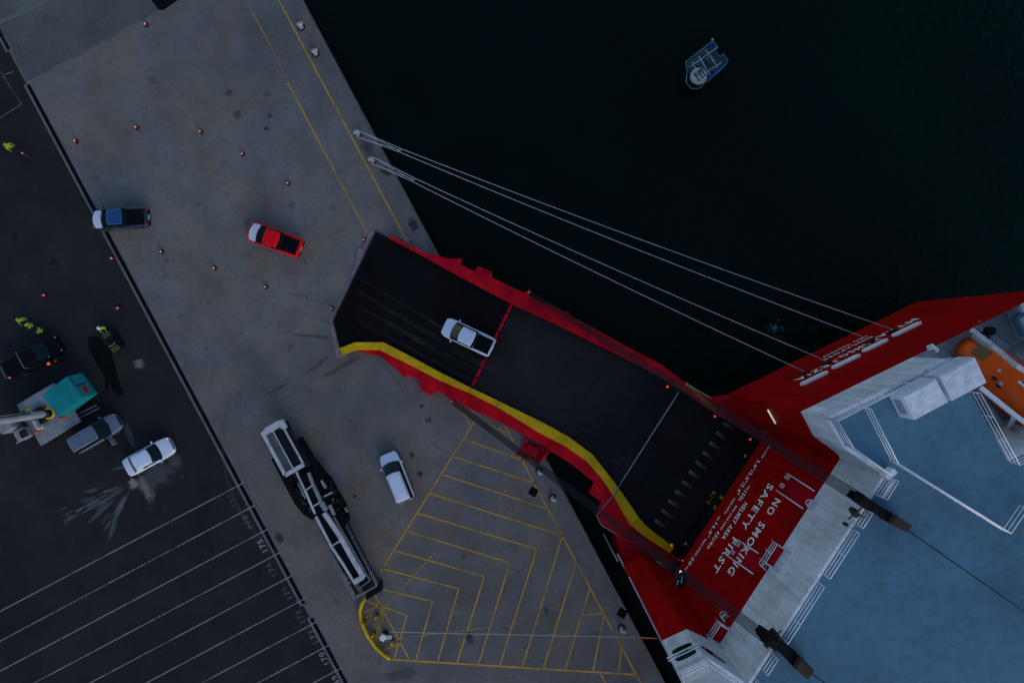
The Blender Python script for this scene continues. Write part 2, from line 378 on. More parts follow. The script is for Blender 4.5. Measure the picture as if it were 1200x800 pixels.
# stains and one dark patch
def spill(name, u, v, lu, lv, ang, mat, z=.022):
    b = MB(); c = P(u, v, z); k = H/F
    o = struct(b.add([(-lu/2*k, -lv/2*k, 0), (lu/2*k, -lv/2*k, 0), (lu/2*k, lv/2*k, 0), (-lu/2*k, lv/2*k, 0)], [[0, 1, 2, 3]]).build(name, M[mat]))
    o.location = c; o.rotation_euler = (0, 0, R(ang)); return o
zz = .022
for i, a in enumerate([('oil_stain', 327, 630, 14, 20, 20, 'oil'), ('oil_stain', 483, 533, 8, 10, 10, 'oil'), ('oil_stain', 492, 555, 10, 10, 0, 'oil'), ('oil_stain', 416, 581, 6, 6, 0, 'oil'),
          ('oil_stain', 268, 109, 14, 12, 30, 'faint_oil'), ('oil_stain', 278, 134, 16, 16, 0, 'faint_oil'), ('oil_stain', 316, 136, 7, 6, 0, 'oil'), ('oil_stain', 312, 151, 9, 7, 0, 'oil'),
          ('oil_stain', 484, 263, 14, 22, 25, 'oil'), ('oil_stain', 452, 201, 22, 12, -35, 'oil'), ('oil_stain', 430, 172, 26, 20, -30, 'faint_oil'), 
          ('oil_stain', 550, 747, 12, 22, 20, 'oil'), ('oil_stain', 494, 476, 8, 6, 0, 'oil'), ('oil_stain', 502, 492, 14, 10, 0, 'faint_oil'), ('oil_stain', 640, 715, 8, 16, 20, 'faint_oil'),
          ('tyre_mark', 372, 428, 50, 5, 38, 'faint_oil'), ('tyre_mark', 326, 455, 46, 5, 28, 'faint_oil'), ('tyre_mark', 400, 430, 80, 8, 28, 'faint_oil'), ('tyre_mark', 366, 394, 70, 5, -5, 'faint_oil'),
          ('oil_stain', 470, 790, 60, 20, 10, 'faint_oil'), ('oil_stain', 213, 558, 8, 8, 0, 'oil'),
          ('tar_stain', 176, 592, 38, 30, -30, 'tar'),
          ('dust_patch', 171, 572, 18, 48, 28, 'dust'), ('dust_patch', 184, 556, 60, 40, 30, 'chalk'), ('dust_patch', 156, 566, 17, 17, 0, 'pale_dust'), ('dust_patch', 163, 426, 17, 17, 0, 'dust'),
          ('dust_patch', 152, 510, 12, 50, 20, 'chalk'), ('dust_patch', 205, 540, 26, 26, 0, 'chalk')]):
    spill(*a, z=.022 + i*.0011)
rr = random.Random(3); b_ = MB()
for ang, r0, r1, nn_, sp in ((207, 28, 92, 15, 3.2), (236, 18, 70, 11, 2.6), (192, 20, 60, 5, 2.)):
    for k in range(nn_):
        aa = R(ang + rr.gauss(0, 2)); r_ = rr.uniform(r0, r1); o_ = rr.gauss(0, sp); ll = rr.uniform(5, 15)
        u0, v0 = 156 + math.cos(aa)*r_ - math.sin(aa)*o_, 564 - math.sin(aa)*r_ - math.cos(aa)*o_
        stroke(b_, (u0, v0), (u0+math.cos(aa)*ll, v0-math.sin(aa)*ll), rr.uniform(.05, .12), .062)
wash = [(118, 588, 46, 7, 27), (84, 606, 30, 6, 25), (137, 603, 34, 7, 56), (126, 616, 24, 5, 58), (140, 548, 26, 6, 12), (108, 574, 24, 6, 15)]
for k in range(18):
    an = rr.choice([192, 203, 208, 214, 226, 235, 239, 243]) + rr.gauss(0, 2); r_ = rr.uniform(22, 62)
    wash.append((156 + math.cos(R(an))*r_, 565 - math.sin(R(an))*r_, rr.uniform(26, 46), rr.uniform(4, 8), an-180))
for i, (u, v, lu, lv, an) in enumerate(wash):
    spill('wash_mark', u, v, lu, lv, an, 'chalk', z=.064 + i*.0006)
sheet('dark_patch', [(103.5, 396), (110, 394.6), (117.5, 396), (121, 400), (124, 404.5), (128.5, 411), (131.5, 418), (133.8, 425), (135.5, 433), (137.5, 441), (139.5, 447), (142.5, 455), (143.3, 460), (141, 463.5), (138.5, 464), (135.5, 461.5), (132, 457), (128, 450.5), (126, 446.5), (125.6, 456), (126.6, 465), (125.2, 466), (123.8, 455), (122.8, 441), (118.5, 434.5), (113.5, 427), (108.5, 417), (105, 408), (103, 401)], M['patch_black'], .061, ragged=.035)  # long near-black patch with a ragged rim, laid flat on the asphalt
struct(b_.build('chalk_streaks', worn_paint('chalk_wash', (.105, .11, .115), .54)), 'stuff')
# covers in the quay
for u, v, s, lab in ((625, 576, .75, 'dark square cover set in the quay inside the yellow hatching'), (612, 565.5, .0, ''), (729, 718, .8, 'dark square cover set in the quay close to the lowest bollard')):
    if s:
        b_ = MB(); b_.box(P(u, v, .02), (s, s, .03), R(-28)); o = b_.build('access_cover', M['black_strip']); tag(o, lab, 'cover')

# rubber left by turning vehicles
b_ = MB(); rr = random.Random(21)
for u, v, rad, a0, a1 in ((420, 520, 140, 120, 200), (300, 560, 200, -80, -30)):
    for off in (0, 1.55*F/H):
        pts = [(u+(rad+off)*math.cos(R(a0+(a1-a0)*t/14)), v+(rad+off)*math.sin(R(a0+(a1-a0)*t/14))) for t in range(15)]
        L_ = [P(x, y, .070) for x, y in pts]
        for p, q in zip(L_, L_[1:]):
            d = (q-p).normalized(); n_ = Vector((-d.y, d.x, 0))*.11; b_.poly([p+n_, q+n_, q-n_, p-n_])
struct(b_.build('tyre_arcs', worn_paint('rubber_arcs', (.11, .104, .104), .58)))
# ------------------------------------------------------------------ cones
def make_cone():
    e = empty('traffic_cone', (0, 0, 0), '', 'cone', 'traffic cones set out on quay and yard')
    b = MB(); b.box((0, 0, .03), (.46, .46, .06), 0, 0, .015); b.box((0, 0, .08), (.36, .36, .05), 0, 0, .02); b.build('base', M['black_rubber'], e, True)
    b = MB(); b.lathe((0, 0, 0), [(.18, .1), (.12, .42), (.045, .9), (.03, .92)], 14); b.build('cone_body', M['cone_red'], e, True)
    b = MB(); b.lathe((0, 0, 0), [(.129, .42), (.091, .62), (.085, .62), (.12, .42)], 14); b.build('reflective_band', M['white'], e, True)
    return e
cone = make_cone()
cones = [(172, 30, 'red cone by the dark pit cover at the end of the pavement joint'),
         (90, 166, 'red cone on the concrete nearest the black drain above the blue pickup'),
         (161, 150, 'second cone from the drain in the upper row on the concrete'),
         (236, 155, 'third cone from the drain in the upper row on the concrete'),
         (285, 181, 'fourth cone from the drain in the upper row on the concrete'),
         (338, 215, 'last cone of the upper row, up and right of the red pickup'),
         (190, 295, 'first cone of the lower row, below the rear of the blue pickup'),
         (252, 314, 'second cone of the lower row, left of and below the red pickup'),
         (312, 336, 'third cone of the lower row, below the red pickup'),
         (427, 281, 'cone beside the upper corner of the ramp tip'),
         (389, 361, 'cone beside the middle of the ramp tip'),
         (133, 303, 'cone standing against the black drain edge below the blue pickup'),
         (54, 346, 'cone on the dark asphalt above the three workers in yellow'),
         (140, 361, 'cone on the dark asphalt above the quad bike')]
for i, (u, v, lab) in enumerate(cones):
    o = cone if i == 0 else copy_tree(cone); o.location = P(u, v, 0); o.rotation_euler = (0, 0, rr.uniform(0, 1.5)); o.scale = (.8, .8, .85); o['label'] = lab
# two small orange marker lamps near the black pickup
for u, v, lab in ((58.5, 426, 'larger orange marker lamp on the asphalt beside the black pickup'), (67, 422.5, 'smaller orange marker lamp on the asphalt beside the black pickup')):
    e = empty('marker_lamp', P(u, v, 0), lab, 'marker lamp', 'orange marker lamps beside the black pickup')
    b = MB(); b.box((0, 0, .06), (.34, .22, .12), R(20), 0, .02); b.build('base', M['black_rubber'], e, True)
    b = MB(); b.lathe((0, 0, .12), [(.13, 0), (.15, .1), (.08, .22)], 10); b.build('lens', M['glow_orange'] if u < 60 else M['orange_plain'], e, True)

# ------------------------------------------------------------------ bollards
def make_bollard():
    e = empty('mooring_bollard', (0, 0, 0), '', 'bollard', 'mooring bollards along the quay edge')
    b = MB(); b.lathe((0, 0, 0), [(.46, .0), (.46, .06), (.34, .08)], 16); b.build('base_plate', M['dark_steel'], e, True)
    b = MB(); b.lathe((0, 0, 0), [(.30, .06), (.22, .2), (.20, .42), (.27, .56)], 16); b.build('stem', M['bollard_white'], e, True)
    b = MB(); b.lathe((.05, 0, 0), [(.25, .52), (.30, .60), (.30, .70), (.20, .80), (.05, .83)], 16, sx=1.15, sy=.9)
    b.box((.30, 0, .66), (.28, .36, .2), 0, 0, .06); b.build('head', M['bollard_white'], e, True)
    return e
bol = make_bollard()
for i, (u, v, a, lab) in enumerate([(353, 32, 20, 'white bollard nearest the top, without a rope'), (370, 63, 20, 'second free white bollard down the quay edge, without a rope'),
        (420, 157, -160, 'upper roped bollard, holding the two upper mooring ropes'), (437, 188, -160, 'lower roped bollard, holding the two lower mooring ropes'),
        (632, 552, -20, 'white bollard beside the red ramp support'), (647.5, 583, -20, 'white bollard just below the square cover on the quay edge'),
        (728.5, 735.5, -20, 'lowest white bollard, just above the rope stretched across the quay')]):
    o = bol if i == 0 else copy_tree(bol); o.location = P(u, v, 0); o.rotation_euler = (0, 0, R(a)); o.scale = (.82, .82, .9); o['label'] = lab

# ------------------------------------------------------------------ ship
ZD = 24.0
def D(u, v, z=ZD):                      # plan point read at deck height, put at height z
    p = P(u, v, ZD); return Vector((p.x, p.y, z))
fw = P(.45*100+600, .893*100+400, ZD); fw = Vector((fw.x, fw.y, 0)).normalized()   # ship's forward
def fwd(p, m): return p + fw*m
d0, d1, d2, d3, d4, d5, d6 = (1112, 418), (970, 490), (988.5, 522), (1036.6, 556), (876, 802.6), (824, 768), (792, 783)
d9, d9b, d9c = (1294, 332), (1477, 317), (1560, 420)
ship = empty('cargo_ship', D(1100, 650, -3), 'red hulled vehicle carrier with white top and blue deck, stern ramp lowered on the quay', 'ship')
outer = [D(*d9), D(*d1), D(*d2), D(*d3), D(*d4), D(*d5), D(*d6), fwd(D(*d6), 95), fwd(D(*d9c), 95), D(*d9c), D(*d9b)]
zw = [20.2, 20.2, 20.0, 18.5, 18.5, 20.2, 20.2, 20.2, 20.2, 20.2, 20.2]
zb = [5.3, 5.3, 5.2, 5.2, 5.2, 1.2, .5, .5, 5.3, 5.3, 5.3]
def at(p, z): return Vector((p.x, p.y, z))
b_ = MB(); w_ = MB(); n = len(outer)
tr_u = (outer[0]-outer[1]).normalized()                            # along the transom, towards port
la = D(*d0); lb = outer[1] + tr_u*((D(1250, 348)-outer[1]).dot(tr_u)) # the lifeboat bay opens in the transom between la and lb
la = outer[1] + tr_u*((la-outer[1]).dot(tr_u))
for i in range(n):
    j = (i+1) % n; p, q_ = outer[i], outer[j]
    b_.poly([at(p, zw[i]), at(q_, zw[j]), at(q_, zb[j]), at(p, zb[i])])
    if i == 0:
        w_.poly([at(p, ZD), at(lb, ZD), at(lb, zw[0]), at(p, zw[0])]); w_.poly([at(la, ZD), at(q_, ZD), at(q_, zw[1]), at(la, zw[0])])
    elif i == 2:                                                   # cheek: red sweeps up in a rounded corner
        k = .55; mid = p.lerp(q_, k)
        w_.poly([at(p, ZD), at(q_, ZD), at(q_, 18.5), at(p.lerp(q_, .9), 18.9), at(p.lerp(q_, .75), 19.6), at(mid, 19.9), at(p, 20.0)])
        b_.poly([at(p, 20.0) , at(mid, 19.9), at(p.lerp(q_, .75), 19.6), at(p.lerp(q_, .9), 18.9), at(q_, 18.5)])
    else:
        w_.poly([at(p, ZD), at(q_, ZD), at(q_, zw[j]), at(p, zw[i])])
hull = b_.build('hull', M['hull_red'], ship); upper = w_.build('upper_hull', M['hull_white'], ship)
# underside of the overhang, dark car deck behind the opening, lower hull
b_ = MB(); b_.poly([at(p, 5.19 if k not in (5, 6, 7) else 5.19) for k, p in enumerate(outer)])
lo = [outer[6], outer[5], outer[4] + Vector((0, 0, 0)), fwd(outer[4], 9), fwd(outer[3], 9), fwd(outer[1], 12), fwd(outer[0], 12), outer[9], outer[8], outer[7]]
b_.prism([at(p, 5.18) for p in lo], [at(p, -7) for p in lo])
b_.build('lower_hull', M['hull_red_dull'], ship)
b_ = MB(); wn = (outer[4]-outer[3]).normalized(); wn = Vector((wn.y, -wn.x, 0))
if wn.dot(fw) > 0: wn = -wn                                        # points out of the recess, towards the ramp
fl = [at(outer[3]+wn*.1, 2.45), at(outer[4]+wn*.1, 2.45), at(fwd(outer[4], 9.5), 2.45), at(fwd(outer[3], 9.5), 2.45)]
b_.down(fl, .5); b_.build('car_deck', M['void'], ship)
# weather deck with the cut-out for the lifeboat
bay_in = [D(1138, 461), D(1181, 541), D(1300, 480)]
deck_poly = [D(*d9), lb] + [bay_in[2], bay_in[1], bay_in[0]] + [la] + outer[1:7] + [outer[7], outer[8], outer[9], outer[10]]
b_ = MB(); b_.poly([at(p, ZD+.01) for p in deck_poly]); b_.build('weather_deck', M['deck_blue'], ship)
b_ = MB()
by = [la, bay_in[0], bay_in[1], bay_in[2], lb]
b_.poly([at(p, 18.6) for p in by])
for p, q_ in zip(by, by[1:]): b_.poly([at(p, ZD), at(q_, ZD), at(q_, 18.6), at(p, 18.6)])
b_.build('lifeboat_bay', M['hull_white'], ship)
# coaming strip along the deck edge
b_ = MB()
for p, q_ in list(zip(outer[1:6], outer[2:7])) + [(la, outer[1])]:
    d_ = (q_-p).normalized(); nn = Vector((-d_.y, d_.x, 0))*.09
    b_.down([at(p, ZD+.07)+nn, at(q_, ZD+.07)+nn, at(q_, ZD+.07)-nn, at(p, ZD+.07)-nn], .12)
b_.build('deck_coaming', M['hull_white'], ship)
# sponson beside the ramp hinge, both sides
b_ = MB(); tp = [P(u, v, 5.1) for u, v in ((866, 466), (838, 470), (868, 497), (897, 512), (880, 490))]
b_.prism(tp, [at(p, 1.5) for p in tp]); b_.build('ramp_sponson', M['hull_red_dull'], ship)
b_ = MB(); tp = [P(u, v, 3.4) for u, v in ((727, 633), (736, 676), (785, 668), (795, 655), (760, 640))]
b_.prism(tp, [at(p, -1.5) for p in tp]); b_.build('ramp_sponson', M['hull_red_dull'], ship)
# rubbing strake, pale, along the quay side
b_ = MB(); sn = Vector((fw.y, -fw.x, 0))
if sn.x > 0: sn = -sn
a0, a1 = fwd(outer[6], 0.2), fwd(outer[6], 60)
b_.down([at(a0, 1.6), at(a1, 1.6), at(a1, 1.6)+sn*.14, at(a0, 1.6)+sn*.14], .25); b_.build('rubbing_strake', M['light_steel'], ship)
# railings ----------------------------------------------------------------
def railing(pts, h=1.02, rails=3, mat='rail_white', r=.028, gap=1.5, parent=None, name='railing'):
    b = MB()
    for p, q_ in zip(pts, pts[1:]):
        L = (q_-p).length; k = max(1, round(L/gap))
        for i in range(k+1):
            x = p.lerp(q_, i/k); b.tube([x, x+Vector((0, 0, h))], r*.9, 5)
        for t in range(rails):
            dz = Vector((0, 0, h*(t+1)/rails)); b.tube([p+dz, q_+dz], r if t == rails-1 else r*.75, 5)
    return b.build(name, M[mat], parent)
e_ = .02
def inset(u, v): return D(u, v, ZD+e_)
railing([inset(1111, 419.5), inset(972, 491), inset(990, 521.5), inset(1034, 553)], parent=ship)
railing([inset(1010, 477), inset(1041, 539), inset(1170, 619), inset(1190, 590), inset(1240, 622)], parent=ship, r=.035)
for pts in ([(1036.5, 558), (1023, 578)], [(1012, 596), (1001, 613)], [(997, 619), (963, 671)], [(957, 680), (915, 745)], [(904, 763), (892, 781)], [(885, 793), (877, 805)],
            [(874, 803), (825, 769)], [(824, 769), (794, 783), (798, 792)], [(798, 792), (860, 915)], [(1135, 459), (1180, 541), (1230, 516)]):
    railing([inset(*p) for p in pts], parent=ship)
# return ends of the recess railing
railing([inset(1043, 560), inset(1030, 581)], parent=ship, h=.9)
railing([inset(1194, 620), inset(1206, 598)], mat='yellow_solid' if 'yellow_solid' in M else 'ramp_yellow', parent=ship, h=.8, rails=2)
# white-painted block at corner of recess
b_ = MB(); b_.box(D(1037, 553, ZD+.35), (.7, .35, .7), R(40), 0, .04); b_.build('davit_post', M['rail_white'], ship)
# deck houses (two white ventilator boxes) --------------------------------
for (q4) in ([(1057.5, 464), (1096.5, 443.5), (1111, 471), (1071.5, 492)], [(1101, 440.5), (1142, 418.5), (1156, 448), (1115.5, 469.5)]):
    b_ = MB(); zt = ZD+1.5; tp = [P(u, v, zt) for u, v in q4]; cc = sum(tp, Vector())/4
    ins = [cc + (p-cc)*.985 + Vector((0, 0, .03)) for p in tp]
    b_.loft([[at(p, ZD+.01) for p in tp], tp, ins], 0, True); o = b_.build('ventilator_house', M['car_white'], ship)
    b = MB(); dz = Vector((0, 0, .01))
    lid = [cc + (p-cc)*.9 + Vector((0, 0, .036)) for p in tp]
    b.down([p + Vector((0, 0, .03)) for p in lid], .03); b.build('lid', M['hull_white'], o)
    b = MB(); x0, x1 = at(tp[0], ZD+.5), at(tp[3], ZD+.5); dd = (x1-x0).normalized(); nn = Vector((dd.y, -dd.x, 0))*.02
    if nn.dot(tp[0]-tp[1]) < 0: nn = -nn
    for k in range(5):
        zz = ZD+.35+k*.16; b.poly([at(x0.lerp(x1, .2), zz)+nn, at(x0.lerp(x1, .8), zz)+nn, at(x0.lerp(x1, .8), zz+.08)+nn, at(x0.lerp(x1, .2), zz+.08)+nn])
    b.build('louvre', M['steel'], o)
# lettering ----------------------------------------------------------------
rw0 = outer[3]; rwd = (outer[4]-outer[3]).normalized(); UP = Vector((0, 0, 1))
def onwall(u, v): return ray_plane(u, v, rw0, wn)
def wall_text(mb, s, a, b, hgt):
    p, q_ = onwall(*a), onwall(*b); w = (q_-p).dot(rwd); z = (p.z+q_.z)/2
    put_text(mb, s, at(p, z), rwd, UP, w, hgt, wn*.05)
def wtext(t, p, q_, h):
    b = MB(); wall_text(b, t, p, q_, h); b.build('lettering', M['white'], ship)
wtext('NO', (909, 583), (898, 600.5), 1.15); wtext('SMOKING', (891, 610), (853, 670), 1.15); wtext('SAFETY', (901, 566), (868.5, 617), 1.15); wtext('FIRST', (859, 628), (836, 667), 1.15)
wtext('HELMET AREA', (873, 588), (846, 630), .80)
wtext('3.0°/3.4°/5.4°', (888, 538.5), (863, 578), .72); wtext('150t', (872, 574), (866, 586), .72)
wtext('65t/4m', (841, 621.5), (829, 642), .72); wtext('16.0°', (838, 611), (829, 628), .72); wtext('20', (812, 651), (807, 661), .72)
for s, a, c in (('MAX ANGLE', (902, 522), (892, 536)), ('SWL', (878, 569), (874, 573.5)), ('CLEAR WIDTH', (861, 583), (849, 601)), ('MAX', (843, 605), (840, 609)),
                ('MAX AXLE LOAD', (863, 592), (844, 620)), ('MAX SPEED', (827, 631), (814, 650)), ('km/h', (806, 663), (802, 669))):
    wtext(s, a, c, .42)
tn = Vector((tr_u.y, -tr_u.x, 0))
if tn.dot(fw) > 0: tn = -tn
def ontransom(u, v): return ray_plane(u, v, outer[1], tn)
def transom_text(s, a, c, hgt):
    b_ = MB()
    p, q_ = ontransom(*a), ontransom(*c); z = (p.z+q_.z)/2
    put_text(b_, s, at(p, z), -tr_u, UP, (p-q_).dot(tr_u), hgt, tn*.03)
    b_.build('stern_lettering', M['white'], ship)
transom_text('MYRA', (1068, 374), (1026, 396), .95); transom_text('KAMSO', (1024, 397), (982, 419), .95); transom_text('LEZIA', (975, 423), (931, 446), .95)
transom_text('SINGAPORE', (1018, 394.5), (964, 422.5), .60); transom_text('IMO 9505027', (1012, 394), (964, 419), .50)
for a, c in (((938, 452), (973, 436)), ((975, 432.5), (1009, 416)), ((1010.5, 413), (1043, 398)), ((1045.5, 395), (1080, 378))):
    p, q_ = ontransom(*a), ontransom(*c); q_.z = p.z; b_ = MB(); t_ = (q_-p).normalized()
    ring = lambda o: [p+t_*.25+UP*-.36+tn*o, q_+t_*-.25+UP*-.36+tn*o, q_+tn*o, q_+t_*-.25+UP*.36+tn*o, p+t_*.25+UP*.36+tn*o, p+tn*o]
    b_.prism(ring(.14), ring(-.05)); b_.build('stern_fender', M['white'], ship)
fair = []
for u, v, lit in ((1035, 389, 1), (1003, 401, 0), (969, 426, 1), (940, 438, 0)):
    p = ontransom(u, v); p.z = 11.4; fair.append(p + tn*.25)
    b_ = MB(); ring = [p + tr_u*(.44*math.cos(t*math.pi/6)) + UP*(.36*math.sin(t*math.pi/6)) for t in range(12)]
    rin = [p + tr_u*(.30*math.cos(t*math.pi/6)) + UP*(.24*math.sin(t*math.pi/6)) for t in range(12)]
    b_.loft([[x+tn*.02 for x in ring], [x+tn*.10 for x in ring], [x+tn*.10 for x in rin], [x+tn*.03 for x in rin]], 0, False)
    b_.poly([x+tn*.04 for x in rin], 1); o = b_.build('fairlead', [M['dark_steel'], M['void']], ship)
    if lit:
        b = MB(); q_ = p + tr_u*.62 + tn*.06 + UP*.3; b.box(q_, (.36, .14, .25), math.atan2(tr_u.y, tr_u.x), 0, .03); b.build('roller_cover', M['orange_plain'], o)
# wall furniture in the recess ---------------------------------------------
def wall_quad(mb, a, b, c, d, off, mi=0):
    mb.poly([onwall(*p) + wn*off for p in (a, b, c, d)], mi)
for qa in ([(925, 556), (957.5, 577), (944, 597.5), (912.5, 576)], [(867.5, 634), (892, 650), (885.6, 674), (855, 652.5)]):
    pts = [onwall(*p) for p in qa]; b_ = MB(); b_.prism([p + wn*.025 for p in pts], [p - wn*.02 for p in pts]); o = b_.build('access_door', M['hull_red_dull'], ship)
    b = MB()
    for p, q_ in ((pts[0], pts[1]), (pts[3], pts[2])): b.tube([p+wn*.22, q_+wn*.22], .055, 6)
    b.build('guide_rail', M['rail_white'], o)
    b = MB(); dd = (pts[3]-pts[0])*.8
    for s_, base in ((.10, pts[0]), (.72, pts[0])):
        for k in range(4):
            x = base + dd*s_ + UP*(.1+.24*k) + wn*.24; b.tube([x, x+dd*.22], .022, 5)
        for e2 in (0, .22): b.tube([base+dd*(s_+e2)+UP*.1+wn*.24, base+dd*(s_+e2)+UP*.85+wn*.24], .022, 5)
    b.build('step_irons', M['rail_white'], o)
for qi, qo in (((920, 643), (905, 663)), ((853.6, 733.7), (843, 753))):
    p, q_ = onwall(*qi), onwall(*qo); q_.z = p.z = (p.z+q_.z)/2; b_ = MB(); out = wn*1.05
    b_.down([p, q_, q_+out, p+out], .10); o = b_.build('balcony', M['hull_red_dull'], ship)
    railing([p+wn*.05, p+out, q_+out, q_+wn*.05], parent=o, r=.04, gap=.9)
    b = MB(); b.box((p+q_)/2 + wn*.35 + UP*.06, (.55, 1.2, .08), math.atan2(rwd.y, rwd.x)+R(90), 0); b.build('hatch', M['ramp_red'], o)
for u, v in ((955, 593), (900, 664), (853, 725)):
    p = onwall(u, v); p.z -= .3; b_ = MB()
    for k in range(2):
        c_ = p + UP*(k*.55-.1) + wn*.05
        b_.tube([c_ + rwd*(.28*math.cos(t)) + wn*(.42*math.sin(t)) for t in [i_*math.pi/8 for i_ in range(9)]], .035, 5)
    for t in (math.pi*.25, math.pi*.75): b_.tube([p + rwd*(.28*math.cos(t)) + wn*(.42*math.sin(t)+.05) + UP*z for z in (-.1, .45)], .03, 5)
    for sd in (-.22, .22): b_.tube([p + rwd*sd + wn*.12 + UP*-.5, p + rwd*sd + wn*.12 + UP*.5], .03, 5)
    for k in range(3): b_.tube([p + rwd*-.22 + wn*.12 + UP*(-.4+.33*k), p + rwd*.22 + wn*.12 + UP*(-.4+.33*k)], .02, 4)
    b_.build('caged_ladder', M['rail_white'], ship)
# ledge pipe across the white wall
# oval openings in the starboard transom piece
st_n = Vector((-(outer[6]-outer[5]).y, (outer[6]-outer[5]).x, 0)).normalized()
if st_n.dot(fw) > 0: st_n = -st_n
st_u = (outer[6]-outer[5]).normalized()
def onst(u, v): return ray_plane(u, v, outer[5], st_n)
c_ = onst(801.5, 763.5); b_ = MB()
for hz, hw, hh in ((.42, .66, .36), (-.42, .66, .36)):
    ring = [c_ + UP*hz + st_u*(max(-1, min(1, 1.35*math.cos(t)))*hw) + UP*(math.sin(t)*hh) for t in [i_*math.pi/10 for i_ in range(20)]]
    b_.prism([x+st_n*.03 for x in ring], [x-st_n*.02 for x in ring], 0)
o = b_.build('oval_opening', M['glass'], ship)
b = MB(); b.tube([c_+st_u*-1.1+st_n*.1, c_+st_u*1.1+st_n*.1], .05, 6); b.tube([c_+st_u*-1.1+st_n*.1+UP*.38, c_+st_u*1.1+st_n*.1+UP*.38], .04, 6); b.build('guard_bar', M['rail_white'], o)
ch_u = (outer[5]-outer[4]).normalized(); ch_n = Vector((-ch_u.y, ch_u.x, 0))
if ch_n.y < 0: ch_n = -ch_n
c_ = outer[5].lerp(outer[4], .42); c_.z = 22.2; b_ = MB()
ring = [c_ + ch_u*(math.cos(t)*1.0) + UP*(math.sin(t)*.4) for t in [i_*math.pi/8 for i_ in range(16)]]
b_.prism([x+ch_n*.03 for x in ring], [x-ch_n*.02 for x in ring]); b_.build('oval_opening', M['glass'], ship)
# grey mooring deck patch on the starboard quarter
b_ = MB(); b_.poly([D(u, v, ZD+.02) for u, v in ((797, 787), (823, 772), (868, 802), (930, 870), (870, 915))]); b_.build('quarter_deck', M['deck_grey'], ship)
b_ = MB(); b_.box(D(812, 782, ZD+.25), (1.9, .9, .45), R(26), 0, .05); o = b_.build('deck_locker', M['light_steel'], ship)
b = MB(); b.box(D(815.5, 787.5, ZD+.30), (.8, .12, .2), R(26), 0, .03); b.build('locker_label_plate', M['cone_red'], o)
# ramp -----------------------------------------------------------------------
RA, RB = P(415, 340, .25), P(845, 590, 2.5)
ra = Vector((RB.x-RA.x, RB.y-RA.y, 0)); RL = ra.length; ra.normalize(); slope = (2.5-.25)/RL
rn = Vector((-ra.x*slope, -ra.y*slope, 1)).normalized()
rs = Vector((-ra.y, ra.x, 0))
def RP(u, v, dz=0.): return ray_plane(u, v, RA + Vector((0, 0, dz)), rn)
def rprism(name, px, dz, t, mat, parent):
    b = MB(); b.down([RP(u, v, dz) for u, v in px], t); return b.build(name, M[mat], parent)
dup_ = [(440, 271), (456, 279), (498, 301), (535, 322), (600, 356), (645, 377), (695, 401), (745, 426), (785, 447), (805, 461), (838, 483), (897, 518)]
dlo_ = [(788, 642), (754, 614), (724, 570), (714, 557), (691, 530), (661, 508.5), (620.5, 486), (584.5, 470), (552, 454.5), (515, 436), (449, 401), (416, 401), (398, 408), (390, 376)]
ramp = rprism('stern_ramp', dup_ + [(930, 560), (850, 690), (797, 658)] + dlo_, 0, .22, 'ramp_deck', ship)
rprism('flap_surface', [(441, 273), (456, 280.5), (498, 302.5), (535, 323.5), (597, 356.5), (551, 452.5), (515, 435), (449.5, 400), (416, 400), (398.5, 407), (391.5, 376)], .012, .012, 'ramp_deck_dark', ramp)
ylo = [(401, 416), (418, 410), (445, 410), (477.5, 426), (515, 445.5), (550, 460.5), (581.5, 476), (632.5, 507), (664, 523.5), (687.5, 540), (705, 560), (719, 581), (740, 615), (747.5, 622.5), (764, 634), (785, 648)]
cuts = [0, 1, 2, 5, 6, 12, 15]
yup = [(398, 408), (416, 401), (449, 401), (480, 417), (515, 436), (552, 454.5), (584.5, 470), (634, 494), (666, 511.5), (695, 533), (714, 557), (729, 577), (750, 608), (758, 617), (772, 628), (790, 641)]
for a, c in zip(cuts, cuts[1:]):
    q_ = yup[a:c+1] + ylo[a:c+1][::-1]
    tp = [RP(u, v, .32) for u, v in q_]; b_ = MB(); cc = sum(tp, Vector())/len(tp)
    b_.down([cc + (p-cc)*.996 for p in tp], .34); b_.build('side_kerb', M['ramp_yellow'], ramp)
rlo = [(418, 411), (444.5, 417.5), (465.5, 433.5), (474, 443), (476.5, 438), (492.5, 446), (492, 456), (504.5, 463.5), (513.5, 458), (527, 467), (529, 473.5), (536, 470), (541, 474), (551, 479), (560.5, 483), (584.5, 494), (616, 510.5), (642, 526), (672, 545), (697, 566), (691, 578), (706, 589), (699, 604), (705, 615), (729, 632.5), (757, 646), (782, 661)]
girder = rprism('side_girder', yup[1:] + rlo[::-1], -.04, .75, 'ramp_red', ramp)
rup = [(458, 276), (500, 297.5), (512, 299), (525.5, 303), (541, 303), (539.5, 310), (556, 318), (561, 311.5), (576, 318), (577, 325.5), (597, 335), (614, 343), (620, 340), (620, 347), (650, 359), (663, 366.5), (666, 364), (668, 369), (695, 384), (722, 399), (750, 414), (775, 427), (804, 449), (839, 470), (882, 500), (897, 511)]
rup_in = [(456, 279), (498, 301), (535, 322), (600, 356), (645, 377), (695, 401), (745, 426), (785, 447), (805, 461), (838, 483), (893, 516)]
rprism('side_girder', rup + rup_in[::-1], .42, 1.15, 'ramp_red', ramp)
